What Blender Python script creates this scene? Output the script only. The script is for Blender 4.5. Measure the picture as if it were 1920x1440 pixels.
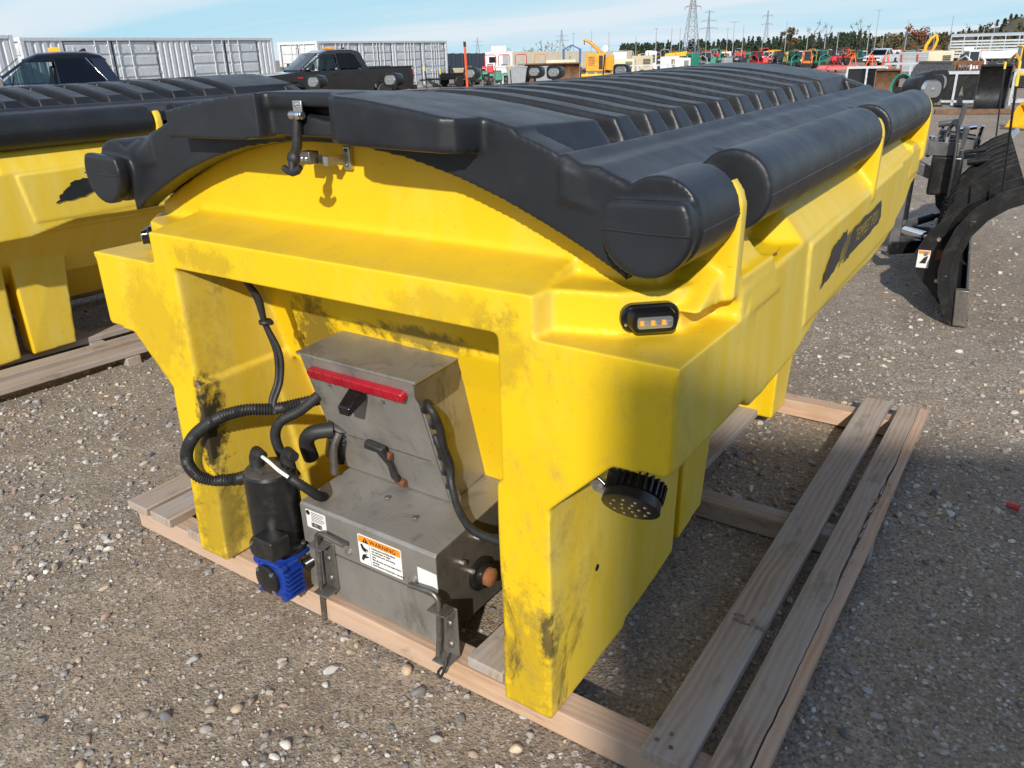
import bpy, bmesh, math, random
import numpy as np
from mathutils import Vector, Matrix, noise
for o in list(bpy.data.objects): bpy.data.objects.remove(o)
SC = bpy.context.scene
COL = SC.collection
# ---------------------------------------------------------------- camera
cam_d = bpy.data.cameras.new('camera'); cam = bpy.data.objects.new('camera', cam_d); COL.objects.link(cam)
cam_d.sensor_width = 36.0; cam_d.lens = 27.935; cam_d.clip_start = 0.05; cam_d.clip_end = 4000
CR = Vector((0.82832506, 0.55972592, -0.02417623)); CU = Vector((-0.19838198, 0.3333909, 0.92168058)); CF = Vector((-0.52394865, 0.75865499, -0.38719558))
CAM = Vector((1.59194, -1.37692, 1.73426))
M = Matrix((CR, CU, -CF)).transposed().to_4x4(); M.translation = CAM
cam.matrix_world = M
SC.camera = cam
# ---------------------------------------------------------------- sky
SUN_DIR = Vector((-0.45, 1.0, -0.62)).normalized()          # the way the light travels
sun_el = math.asin(-SUN_DIR.z); sun_az = math.atan2(-SUN_DIR.x, -SUN_DIR.y)
W = bpy.data.worlds.new('World'); SC.world = W; W.use_nodes = True
wn, wl = W.node_tree.nodes, W.node_tree.links
wn.clear()
sky = wn.new('ShaderNodeTexSky'); sky.sky_type = 'NISHITA'; sky.sun_disc = False
sky.sun_elevation = sun_el; sky.sun_rotation = sun_az; sky.air_density = 1.0; sky.dust_density = 0.0; sky.ozone_density = 2.0; sky.altitude = 1200
tc = wn.new('ShaderNodeTexCoord')
# thin streaks of high cloud: projected on a flat layer overhead
sep = wn.new('ShaderNodeSeparateXYZ'); wl.new(tc.outputs['Generated'], sep.inputs[0])
zc = wn.new('ShaderNodeMath'); zc.operation = 'MAXIMUM'; zc.inputs[1].default_value = 0.0; wl.new(sep.outputs['Z'], zc.inputs[0])
za = wn.new('ShaderNodeMath'); za.operation = 'ADD'; za.inputs[1].default_value = 0.09; wl.new(zc.outputs[0], za.inputs[0])
dx = wn.new('ShaderNodeMath'); dx.operation = 'DIVIDE'; wl.new(sep.outputs['X'], dx.inputs[0]); wl.new(za.outputs[0], dx.inputs[1])
dy = wn.new('ShaderNodeMath'); dy.operation = 'DIVIDE'; wl.new(sep.outputs['Y'], dy.inputs[0]); wl.new(za.outputs[0], dy.inputs[1])
cmb = wn.new('ShaderNodeCombineXYZ'); wl.new(dx.outputs[0], cmb.inputs[0]); wl.new(dy.outputs[0], cmb.inputs[1])
mp = wn.new('ShaderNodeMapping'); mp.inputs['Rotation'].default_value = (0, 0, math.radians(-28)); mp.inputs['Scale'].default_value = (0.16, 0.42, 1); mp.inputs['Location'].default_value = (1.7, 0.35, 0)
wl.new(cmb.outputs[0], mp.inputs[0])
cn = wn.new('ShaderNodeTexNoise'); cn.inputs['Scale'].default_value = 1.35; cn.inputs['Detail'].default_value = 7; cn.inputs['Roughness'].default_value = 0.5; cn.inputs['Distortion'].default_value = 0.5
wl.new(mp.outputs[0], cn.inputs['Vector'])
cr = wn.new('ShaderNodeValToRGB'); cr.color_ramp.elements[0].position = 0.36; cr.color_ramp.elements[1].position = 0.62
wl.new(cn.outputs['Fac'], cr.inputs[0])
mx = wn.new('ShaderNodeMix'); mx.data_type = 'RGBA'
cf = wn.new('ShaderNodeMath'); cf.operation = 'MULTIPLY'; cf.inputs[1].default_value = 0.85; wl.new(cr.outputs[0], cf.inputs[0])
wl.new(cf.outputs[0], mx.inputs['Factor'])
tn = wn.new('ShaderNodeMix'); tn.data_type = 'RGBA'; tn.blend_type = 'MULTIPLY'; tn.inputs['Factor'].default_value = 1.0; tn.inputs['B'].default_value = (0.86, 0.97, 1.08, 1)
cp = wn.new('ShaderNodeMix'); cp.data_type = 'RGBA'; cp.blend_type = 'DARKEN'; cp.inputs['Factor'].default_value = 1.0; cp.inputs['B'].default_value = (2.8, 4.45, 5.3, 1)
wl.new(sky.outputs[0], tn.inputs['A']); wl.new(tn.outputs['Result'], cp.inputs['A']); wl.new(cp.outputs['Result'], mx.inputs['A']); mx.inputs['B'].default_value = (4.7, 5.05, 5.4, 1)
bg = wn.new('ShaderNodeBackground'); bg.inputs['Strength'].default_value = 0.125
wl.new(mx.outputs['Result'], bg.inputs['Color'])
wo = wn.new('ShaderNodeOutputWorld'); wl.new(bg.outputs[0], wo.inputs[0])
# ---------------------------------------------------------------- sun, exposure
sd = bpy.data.lights.new('sun', 'SUN'); sd.energy = 3.6; sd.angle = math.radians(1.0); sd.color = (1.0, 0.94, 0.84)
so = bpy.data.objects.new('sun', sd); COL.objects.link(so); so.location = (6, -12, 9)
so.rotation_euler = SUN_DIR.to_track_quat('-Z', 'Y').to_euler()
vs = SC.view_settings
vs.view_transform = 'Standard'; vs.look = 'None'; vs.exposure = 0.45; vs.gamma = 1.0; vs.use_curve_mapping = False
SC.render.engine = 'CYCLES'; SC.render.resolution_x = 1024; SC.render.resolution_y = 768
# ---------------------------------------------------------------- mesh helpers
RNG = random.Random(7)
def spl(pts, k=6):
    P_ = [Vector(p) for p in pts]; out = []
    for i in range(len(P_)-1):
        p0, p1, p2, p3 = P_[max(i-1,0)], P_[i], P_[i+1], P_[min(i+2,len(P_)-1)]
        for j in range(k):
            t = j/k; out.append(.5*((2*p1)+(p2-p0)*t+(2*p0-5*p1+4*p2-p3)*t*t+(3*p1-p0-3*p2+p3)*t**3))
    return out + [P_[-1]]
class MB:
    def __init__(s): s.v = []; s.f = []
    def add(s, v, f):
        n = len(s.v); s.v += [tuple(p) for p in v]; s.f += [tuple(i + n for i in q) for q in f]; return s
    def box(s, x0, x1, y0, y1, z0, z1):
        return s.hexa([(x0,y0,z0),(x1,y0,z0),(x1,y1,z0),(x0,y1,z0),(x0,y0,z1),(x1,y0,z1),(x1,y1,z1),(x0,y1,z1)])
    def hexa(s, p):
        return s.add(p, [(3,2,1,0),(4,5,6,7),(0,1,5,4),(1,2,6,5),(2,3,7,6),(3,0,4,7)])
    def prism(s, poly, axis, a, b):
        def P(u, w, t): return {'x': (t,u,w), 'y': (u,t,w), 'z': (u,w,t)}[axis]
        n = len(poly)
        v = [P(u,w,a) for u,w in poly] + [P(u,w,b) for u,w in poly]
        f = [tuple(range(n)), tuple(range(2*n-1, n-1, -1))] + [(i, i+n, (i+1)%n+n, (i+1)%n) for i in range(n)]
        return s.add(v, f)
    def loft(s, rings, cap=True, closed=True):
        n = len(rings[0]); v = [p for r in rings for p in r]; f = []
        for k in range(len(rings)-1):
            for i in range(n if closed else n-1):
                a = k*n+i; b = k*n+(i+1)%n
                f.append((a, b, b+n, a+n))
        if cap: f.append(tuple(range(n-1,-1,-1))); f.append(tuple(range((len(rings)-1)*n, len(rings)*n)))
        return s.add(v, f)
    def cyl(s, p0, p1, r0, r1=None, n=16):
        return s.tube([p0, p1], [r0, r0 if r1 is None else r1], n)
    def tube(s, pts, r, n=8):
        pts = [Vector(p) for p in pts]; m = len(pts)
        rr = r if isinstance(r, (list, tuple)) else [r]*m
        up = None; rings = []
        for i in range(m):
            t = (pts[min(i+1,m-1)] - pts[max(i-1,0)]).normalized()
            if up is None:
                up = Vector((0,0,1)) if abs(t.z) < .9 else Vector((1,0,0))
            up = (up - t*up.dot(t)).normalized(); sd_ = t.cross(up)
            rings.append([tuple(pts[i] + (sd_*math.cos(2*math.pi*k/n) + up*math.sin(2*math.pi*k/n))*rr[i]) for k in range(n)])
        return s.loft(rings)
    def lathe(s, prof, c=(0,0,0), n=20, axis='z'):
        rings = []
        for r, h in prof:
            ring = []
            for k in range(n):
                a = 2*math.pi*k/n; x, y = r*math.cos(a), r*math.sin(a)
                p = {'z': (x,y,h), 'y': (x,h,y), 'x': (h,x,y)}[axis]
                ring.append((p[0]+c[0], p[1]+c[1], p[2]+c[2]))
            rings.append(ring)
        return s.loft(rings)
    def ball(s, c, r, n=10, m=6, sz=(1,1,1)):
        prof = [(max(r*math.sin(math.pi*i/m), r*.02), -r*math.cos(math.pi*i/m)) for i in range(m+1)]
        k = len(s.v); s.lathe(prof, (0,0,0), n)
        s.v[k:] = [(p[0]*sz[0]+c[0], p[1]*sz[1]+c[1], p[2]*sz[2]+c[2]) for p in s.v[k:]]; return s
    def xf(s, mat, k=0):
        s.v[k:] = [tuple(mat @ Vector(p)) for p in s.v[k:]]; return s
    def mirror(s):
        v = [(-p[0],p[1],p[2]) for p in s.v]; return s.add(v, [tuple(reversed(q)) for q in s.f])
    def mesh(s, name):
        me = bpy.data.meshes.new(name); me.from_pydata(s.v, [], s.f)
        bm = bmesh.new(); bm.from_mesh(me); bmesh.ops.recalc_face_normals(bm, faces=bm.faces); bm.to_mesh(me); bm.free()
        return me
def link(name, me, mat, parent=None):
    o = bpy.data.objects.new(name, me); COL.objects.link(o)
    if mat is not None and not me.materials: me.materials.append(mat)
    if parent is not None: o.parent = parent
    return o
def part(name, mb, mat, parent=None, bevel=0.0, seg=2, ang=35, label=None):
    me = mb.mesh(name)
    me.polygons.foreach_set('use_smooth', [True]*len(me.polygons))
    me.set_sharp_from_angle(angle=math.radians(ang))
    o = link(name, me, mat, parent)
    if bevel:
        b = o.modifiers.new('bevel', 'BEVEL'); b.width = bevel; b.segments = seg; b.limit_method = 'ANGLE'; b.angle_limit = math.radians(40); b.harden_normals = False
    if label: o['label'] = label
    return o
def thing(name, label, cat, loc=(0,0,0), rz=0.0, group=None):
    o = bpy.data.objects.new(name, None); COL.objects.link(o); o.empty_display_size = .1
    o.location = loc; o.rotation_euler = (0, 0, rz); tag(o, label, cat, group); return o
def tag(o, label, cat, group=None):
    o['label'] = label; o['category'] = cat
    if group: o['group'] = group
    return o
def copy_tree(o, parent=None, skip=()):
    c = o.copy(); COL.objects.link(c); c.parent = parent
    for ch in [x for x in ALLCH(o) if x.name.split('.')[0] not in skip]: copy_tree(ch, c, skip)
    return c
def ALLCH(o): return [x for x in COL.objects if x.parent == o]
def fuse(name, mb, voxel, smooth=4, fac=.5, tf=None):
    """one skin round a set of overlapping solids, edges softened as in moulded plastic"""
    me = mb.mesh(name + '_src'); o = link(name + '_src', me, None)
    r = o.modifiers.new('r', 'REMESH'); r.mode = 'VOXEL'; r.voxel_size = voxel
    s_ = o.modifiers.new('s', 'SMOOTH'); s_.factor = fac; s_.iterations = smooth
    dg = bpy.context.evaluated_depsgraph_get(); dg.update()
    out = bpy.data.meshes.new_from_object(o.evaluated_get(dg)); out.name = name
    bpy.data.objects.remove(o); bpy.data.meshes.remove(me)
    if tf:
        n = len(out.vertices); a = np.empty(n*3, 'f'); out.vertices.foreach_get('co', a); a = a.reshape(-1,3); a = tf(a); out.vertices.foreach_set('co', a.ravel())
    out.polygons.foreach_set('use_smooth', [True]*len(out.polygons)); out.update()
    return out
def text_mesh(txt, size, ext=0.0004, align='LEFT', sx=1.0, shear=0.0):
    c = bpy.data.curves.new('t', 'FONT'); c.body = txt; c.size = size; c.extrude = ext; c.align_x = align; c.shear = shear; c.resolution_u = 3
    o = bpy.data.objects.new('t', c); COL.objects.link(o); o.scale.x = sx
    dg = bpy.context.evaluated_depsgraph_get(); dg.update()
    me = bpy.data.meshes.new_from_object(o.evaluated_get(dg)); bpy.data.objects.remove(o); bpy.data.curves.remove(c)
    if sx != 1.0:
        me.transform(Matrix.Diagonal((sx,1,1,1)))
    return me
def put_text(name, txt, size, mat, parent, m4, **k):
    me = text_mesh(txt, size, **k); me.transform(m4); return link(name, me, mat, parent)
# ---------------------------------------------------------------- material helpers
def new_mat(name):
    m = bpy.data.materials.new(name); m.use_nodes = True; nt = m.node_tree; b = nt.nodes['Principled BSDF']; return m, nt, b
def N(nt, t, **k):
    n = nt.nodes.new('ShaderNode' + t)
    for a, v in k.items():
        if hasattr(n, a): setattr(n, a, v)
        else: n.inputs[a].default_value = v
    return n
def ramp(nt, src, stops):
    r = nt.nodes.new('ShaderNodeValToRGB'); e = r.color_ramp.elements
    while len(e) < len(stops): e.new(.5)
    for i, (p, c) in enumerate(stops):
        e[i].position = p; e[i].color = (c, c, c, 1) if isinstance(c, (int, float)) else (*c, 1)
    nt.links.new(src, r.inputs[0]); return r.outputs[0]
def mixc(nt, fac, a, b, mode='MIX'):
    m = nt.nodes.new('ShaderNodeMix'); m.data_type = 'RGBA'; m.blend_type = mode
    for s_, v in (('Factor', fac), ('A', a), ('B', b)):
        if isinstance(v, bpy.types.NodeSocket): nt.links.new(v, m.inputs[s_])
        else: m.inputs[s_].default_value = v if isinstance(v, (int, float)) and s_ == 'Factor' else ((v, v, v, 1) if isinstance(v, (int, float)) else (*v, 1))
    return m.outputs['Result']
def mth(nt, op, a, b=0.0, clamp=False):
    m = nt.nodes.new('ShaderNodeMath'); m.operation = op; m.use_clamp = clamp
    for i, v in enumerate((a, b)):
        if isinstance(v, bpy.types.NodeSocket): nt.links.new(v, m.inputs[i])
        else: m.inputs[i].default_value = v
    return m.outputs[0]
def tex(nt, kind, scale, vec=None, sc=None, **k):
    n = N(nt, 'Tex' + kind, **{'Scale': scale, **k})
    if vec is None: vec = N(nt, 'TexCoord').outputs['Object']
    if sc: mpn = N(nt, 'Mapping'); mpn.inputs['Scale'].default_value = sc; nt.links.new(vec, mpn.inputs[0]); vec = mpn.outputs[0]
    nt.links.new(vec, n.inputs['Vector']); return n.outputs[0]
def bump(nt, b, h, strength=.3, dist=.002):
    n = N(nt, 'Bump', Strength=strength, Distance=dist); nt.links.new(h, n.inputs['Height']); nt.links.new(n.outputs[0], b.inputs['Normal'])
def simple(name, col, rough=.5, metal=0.0, var=.15, scale=6.0, dirt=0.0, dirtcol=(.05,.04,.03), bmp=0.0, spec=None, coat=0.0):
    m, nt, b = new_mat(name)
    n1 = tex(nt, 'Noise', scale, Detail=5.0, Roughness=.6)
    c = mixc(nt, ramp(nt, n1, [(.3,0),(.7,1)]), tuple(x*(1-var) for x in col), tuple(min(1,x*(1+var)) for x in col))
    if dirt:
        n2 = tex(nt, 'Noise', scale*2.7, Detail=8.0, Roughness=.7)
        c = mixc(nt, mth(nt, 'MULTIPLY', ramp(nt, n2, [(.5,0),(.68,1)]), dirt), c, dirtcol)
    nt.links.new(c, b.inputs['Base Color'])
    b.inputs['Metallic'].default_value = metal
    r = ramp(nt, n1, [(.2, max(.03, rough-.08)),(.8, min(1, rough+.08))]); nt.links.new(r, b.inputs['Roughness'])
    if spec is not None: b.inputs['Specular IOR Level'].default_value = spec
    if coat: b.inputs['Coat Weight'].default_value = coat; b.inputs['Coat Roughness'].default_value = .08
    if bmp: bump(nt, b, tex(nt, 'Noise', scale*12, Detail=3.0), bmp, .002)
    return m
# ---------------------------------------------------------------- materials
def yellow_poly():
    m, nt, b = new_mat('yellow_polyethylene')
    oc = N(nt, 'TexCoord').outputs['Object']; sp = N(nt, 'SeparateXYZ'); nt.links.new(oc, sp.inputs[0])
    n1 = tex(nt, 'Noise', 2.2, Detail=4.0)
    c = mixc(nt, ramp(nt, n1, [(.3,0),(.7,1)]), (.70,.455,.004), (.75,.50,.010))
    # pale rub marks and chalky streaks on the outside panels
    st = tex(nt, 'Noise', 5.0, oc, (1.2,2.6,.45), Detail=6.0, Roughness=.6)
    c = mixc(nt, mth(nt, 'MULTIPLY', ramp(nt, st, [(.55,0),(.75,1)]), .2), c, (.80,.62,.17))
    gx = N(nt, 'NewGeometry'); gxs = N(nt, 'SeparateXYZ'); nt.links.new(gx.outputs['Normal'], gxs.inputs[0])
    c = mixc(nt, mth(nt, 'MULTIPLY', ramp(nt, gxs.outputs['X'], [(.5,0),(.85,1)]), mth(nt, 'ADD', .22, mth(nt, 'MULTIPLY', ramp(nt, st, [(.40,0),(.65,1)]), .35))), c, (.74,.60,.16))  # chalk streaks, plus an even pale tint standing for skylight on +X faces
    # road grime: heavier on the tail end and near the feet
    yb = mth(nt, 'SUBTRACT', 1.0, mth(nt, 'MULTIPLY', sp.outputs['Y'], 2.2), True)
    zl = mth(nt, 'SUBTRACT', 1.15, mth(nt, 'MULTIPLY', sp.outputs['Z'], .95), True)
    d0 = tex(nt, 'Noise', 4.2, oc, (1.5,1.0,.8), Detail=9.0, Roughness=.72, Distortion=.5)
    d1 = tex(nt, 'Noise', 26.0, oc, None, Detail=6.0, Roughness=.7)
    g = mth(nt, 'MULTIPLY', ramp(nt, d0, [(.50,0),(.70,1)]), ramp(nt, d1, [(.40,.1),(.62,1)]))
    g = mth(nt, 'MULTIPLY', g, mth(nt, 'MULTIPLY', yb, mth(nt, 'ADD', .22, mth(nt, 'MULTIPLY', zl, .72))), True)
    c = mixc(nt, g, c, (.20,.15,.085))
    # black scuffs low on the legs and inside the tail bay
    s0 = tex(nt, 'Noise', 2.6, oc, (1.0,1.0,.7), Detail=9.0, Roughness=.78, Distortion=1.2)
    sc_ = mth(nt, 'MULTIPLY', ramp(nt, s0, [(.585,0),(.66,1)]), mth(nt, 'MULTIPLY', yb, mth(nt, 'SUBTRACT', 1.0, mth(nt, 'MULTIPLY', sp.outputs['Z'], .9), True)), True)
    c = mixc(nt, mth(nt, 'MULTIPLY', sc_, .85), c, (.03,.026,.02))
    # film of road dust on the tail deck, and three rubbed black patches
    gn = N(nt, 'NewGeometry'); gs = N(nt, 'SeparateXYZ'); nt.links.new(gn.outputs['Normal'], gs.inputs[0])
    dk = mth(nt, 'MULTIPLY', ramp(nt, gs.outputs['Z'], [(.75,0),(.95,1)]), mth(nt, 'MULTIPLY', yb, ramp(nt, d0, [(.3,.35),(.7,.75)])), True)
    c = mixc(nt, mth(nt, 'MULTIPLY', dk, .72), c, (.37,.255,.06))
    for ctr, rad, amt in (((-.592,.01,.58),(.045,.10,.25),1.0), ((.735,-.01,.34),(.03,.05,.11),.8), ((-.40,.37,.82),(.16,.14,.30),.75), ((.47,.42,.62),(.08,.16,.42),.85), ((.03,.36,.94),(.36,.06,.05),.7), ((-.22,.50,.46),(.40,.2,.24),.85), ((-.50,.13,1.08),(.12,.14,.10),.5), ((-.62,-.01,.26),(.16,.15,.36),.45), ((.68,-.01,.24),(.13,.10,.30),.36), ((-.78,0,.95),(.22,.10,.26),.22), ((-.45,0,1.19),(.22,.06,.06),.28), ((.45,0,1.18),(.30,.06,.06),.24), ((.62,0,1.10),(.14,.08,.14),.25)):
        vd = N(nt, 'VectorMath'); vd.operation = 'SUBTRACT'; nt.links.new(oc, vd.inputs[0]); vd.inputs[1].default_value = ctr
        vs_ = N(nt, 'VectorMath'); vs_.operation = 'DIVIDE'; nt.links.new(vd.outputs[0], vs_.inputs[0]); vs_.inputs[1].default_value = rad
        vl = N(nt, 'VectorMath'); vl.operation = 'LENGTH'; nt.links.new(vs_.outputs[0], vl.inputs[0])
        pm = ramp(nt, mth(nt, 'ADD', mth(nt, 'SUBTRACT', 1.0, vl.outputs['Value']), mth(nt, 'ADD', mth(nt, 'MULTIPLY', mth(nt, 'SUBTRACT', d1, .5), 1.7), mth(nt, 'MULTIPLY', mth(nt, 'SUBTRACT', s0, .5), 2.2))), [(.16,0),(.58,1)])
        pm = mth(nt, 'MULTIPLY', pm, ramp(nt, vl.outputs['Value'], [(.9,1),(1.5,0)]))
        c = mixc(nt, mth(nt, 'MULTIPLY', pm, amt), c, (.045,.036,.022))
    fs = tex(nt, 'Noise', 90.0, oc, None, Detail=2.0)
    c = mixc(nt, mth(nt, 'MULTIPLY', ramp(nt, fs, [(.70,0),(.74,1)]), .35), c, (.16,.11,.04))
    nt.links.new(c, b.inputs['Base Color'])
    b.inputs['Roughness'].default_value = .46; b.inputs['Specular IOR Level'].default_value = .38
    bump(nt, b, tex(nt, 'Noise', 140.0, Detail=3.0), .10, .002)
    return m
def black_poly():
    m, nt, b = new_mat('black_polyethylene')
    oc = N(nt, 'TexCoord').outputs['Object']
    n1 = tex(nt, 'Noise', 3.0, oc, None, Detail=6.0)
    c = mixc(nt, ramp(nt, n1, [(.3,0),(.7,1)]), (.012,.013,.016), (.020,.022,.027))
    sc_ = tex(nt, 'Noise', 22.0, oc, (1,1,.12), Detail=6.0, Roughness=.7, Distortion=2.0)
    c = mixc(nt, mth(nt, 'MULTIPLY', ramp(nt, sc_, [(.70,0),(.76,1)]), .55), c, (.22,.21,.19))
    du = tex(nt, 'Noise', 7.0, oc, None, Detail=8.0, Roughness=.7)
    c = mixc(nt, mth(nt, 'MULTIPLY', ramp(nt, du, [(.5,0),(.75,1)]), .14), c, (.085,.08,.072))
    nt.links.new(c, b.inputs['Base Color'])
    wm = tex(nt, 'Noise', 9.0, oc, None, Detail=8.0, Roughness=.7)
    nt.links.new(mth(nt, 'ADD', ramp(nt, n1, [(.25,.34),(.75,.44)]), mth(nt, 'MULTIPLY', ramp(nt, wm, [(.40,0),(.66,1)]), .10)), b.inputs['Roughness'])
    b.inputs['Specular IOR Level'].default_value = .38
    bump(nt, b, tex(nt, 'Noise', 230.0, Detail=3.0), .12, .002)
    return m
def wood(name, light, dark, grey, rings=True):
    m, nt, b = new_mat(name)
    oc = N(nt, 'TexCoord').outputs['Object']; oi = N(nt, 'ObjectInfo')
    ad = N(nt, 'VectorMath'); ad.operation = 'ADD'; nt.links.new(oc, ad.inputs[0])
    cb = N(nt, 'CombineXYZ'); mr = mth(nt, 'MULTIPLY', oi.outputs['Random'], 37.0)
    for i in range(3): nt.links.new(mr, cb.inputs[i])
    nt.links.new(cb.outputs[0], ad.inputs[1]); v = ad.outputs[0]
    wv = N(nt, 'TexWave', Scale=9.0, Distortion=7.0, Detail=3.0); wv.wave_type = 'BANDS'; wv.bands_direction = 'Y'
    wv.inputs['Detail Scale'].default_value = .8
    mpn = N(nt, 'Mapping'); mpn.inputs['Scale'].default_value = (.35,1.6,1.6); nt.links.new(v, mpn.inputs[0]); nt.links.new(mpn.outputs[0], wv.inputs['Vector'])
    fi = tex(nt, 'Noise', 60.0, v, (.06,1,1), Detail=4.0)
    c = mixc(nt, wv.outputs['Fac'], light, dark)
    c = mixc(nt, mth(nt, 'MULTIPLY', ramp(nt, fi, [(.4,0),(.7,1)]), .35), c, tuple(x*.55 for x in dark))
    gr = tex(nt, 'Noise', 2.4, v, (.6,3,3), Detail=7.0, Roughness=.65)
    c = mixc(nt, ramp(nt, gr, [(.36,0),(.62,1)]), c, mixc(nt, fi, tuple(x*.75 for x in grey), tuple(x*1.2 for x in grey)))
    bl = tex(nt, 'Noise', 9.0, v, (.5,1.2,1.2), Detail=8.0, Roughness=.7)
    c = mixc(nt, mth(nt, 'MULTIPLY', ramp(nt, bl, [(.56,0),(.72,1)]), .55), c, (.075,.058,.042))
    nt.links.new(c, b.inputs['Base Color']); b.inputs['Roughness'].default_value = .82; b.inputs['Specular IOR Level'].default_value = .25
    bump(nt, b, mth(nt, 'ADD', fi, wv.outputs['Fac']), .35, .0012)
    return m
def stainless(name, lo=(.27,.255,.232), hi=(.36,.343,.318), stain=.55):
    m, nt, b = new_mat(name)
    oc = N(nt, 'TexCoord').outputs['Object']
    n1 = tex(nt, 'Noise', 5.0, oc, None, Detail=7.0, Roughness=.65)
    c = mixc(nt, ramp(nt, n1, [(.3,0),(.7,1)]), lo, hi)
    sm = tex(nt, 'Noise', 9.0, oc, (1,1,.5), Detail=9.0, Roughness=.75, Distortion=.8)
    c = mixc(nt, mth(nt, 'MULTIPLY', ramp(nt, sm, [(.52,0),(.70,1)]), stain), c, (.055,.046,.036))
    nt.links.new(c, b.inputs['Base Color']); b.inputs['Metallic'].default_value = .55
    nt.links.new(ramp(nt, n1, [(.2,.38),(.8,.60)]), b.inputs['Roughness'])
    return m
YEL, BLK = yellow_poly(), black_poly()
M_new = wood('fresh_lumber', (.56,.375,.25), (.44,.275,.17), (.48,.355,.275))
M_old = wood('weathered_lumber', (.42,.315,.235), (.31,.22,.155), (.37,.325,.285))
SS = stainless('dirty_stainless'); SSd = stainless('oily_stainless', (.10,.092,.08), (.22,.205,.185), .9)
M_rub = simple('black_rubber', (.018,.018,.019), .55, 0, .3, 30, .25, (.07,.065,.055))
M_blkp = simple('black_paint', (.012,.012,.013), .32, 0, .3, 8, .3, (.06,.055,.045))
M_blkg = simple('gloss_black', (.008,.008,.009), .16, 0, .2, 8)
M_zinc = simple('zinc', (.55,.54,.52), .35, .9, .15, 20, .3)
M_steel = simple('worn_steel', (.22,.20,.18), .45, .8, .3, 14, .5)
M_rust = simple('rust', (.20,.075,.03), .85, .1, .45, 9, .5, (.06,.025,.015), .3)
M_blue = simple('blue_paint', (.006,.036,.25), .35, 0, .2, 14, .35, (.02,.025,.05))
M_red = simple('red_lens', (.33,.008,.018), .18, 0, .2, 9, .3, (.10,.03,.03))
M_white = simple('white_label', (.72,.72,.70), .5, 0, .05, 20, .3, (.40,.38,.34))
M_orange = simple('label_orange', (.85,.26,.015), .5, 0, .05, 20)
M_ink = simple('ink', (.012,.012,.012), .6, 0, .1)
M_decal = simple('decal_black', (.016,.018,.022), .42, 0, .3, 9, .35, (.09,.09,.09))
M_decaly = simple('decal_gold', (.72,.55,.08), .5, 0, .1)
def lens_mat():
    m, nt, b = new_mat('clear_lens'); b.inputs['Base Color'].default_value = (.60,.63,.66,1); b.inputs['Roughness'].default_value = .12
    b.inputs['Metallic'].default_value = .85; return m
M_lens = lens_mat()
M_amber = simple('amber_diode', (.80,.32,.04), .3, 0, .1)
M_chrome = simple('chrome', (.80,.80,.80), .08, 1.0, .04, 4)
M_glass = simple('dark_glass', (.012,.016,.02), .05, 0, .1, 3, 0, spec=.8)
M_wirew = simple('white_wire', (.75,.75,.72), .5, 0, .05)
# ---------------------------------------------------------------- ground
def gz(x, y):
    """the yard falls away gently beyond the row of spreaders"""
    s = .00607*x + .0119*y - .085
    return 0.0 if s < 0 else (-s*s/.06 if s < .03 else -(s - .015))
def axis(lo, hi, step, far, k=1.16):
    a = list(np.arange(lo, hi + 1e-6, step)); d = step*2; x = hi
    while x < far: x += d; d *= k; a.append(x)
    d = step*2; x = lo; b = []
    while x > -far: x -= d; d *= k; b.append(x)
    return np.array(b[::-1] + a)
_G = {}
def vnoise(x, y, seed):
    if seed not in _G: _G[seed] = np.random.RandomState(seed).rand(256, 256)
    g = _G[seed]
    xi = np.floor(x).astype(int); yi = np.floor(y).astype(int); fx = x - xi; fy = y - yi
    fx = fx*fx*(3-2*fx); fy = fy*fy*(3-2*fy)
    A = g[xi % 256, yi % 256]; B = g[(xi+1) % 256, yi % 256]; C_ = g[xi % 256, (yi+1) % 256]; D = g[(xi+1) % 256, (yi+1) % 256]
    return (A*(1-fx)+B*fx)*(1-fy) + (C_*(1-fx)+D*fx)*fy - .5
def relief(x, y):
    return .016*vnoise(x*.9+7, y*.9+3, 1) + .010*vnoise(x*3.1+1, y*3.1+2, 2) + .007*vnoise(x*9+5, y*9+8, 3) + .006*vnoise(x*27, y*27, 4) + .004*vnoise(x*60, y*60, 5) - .008
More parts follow.
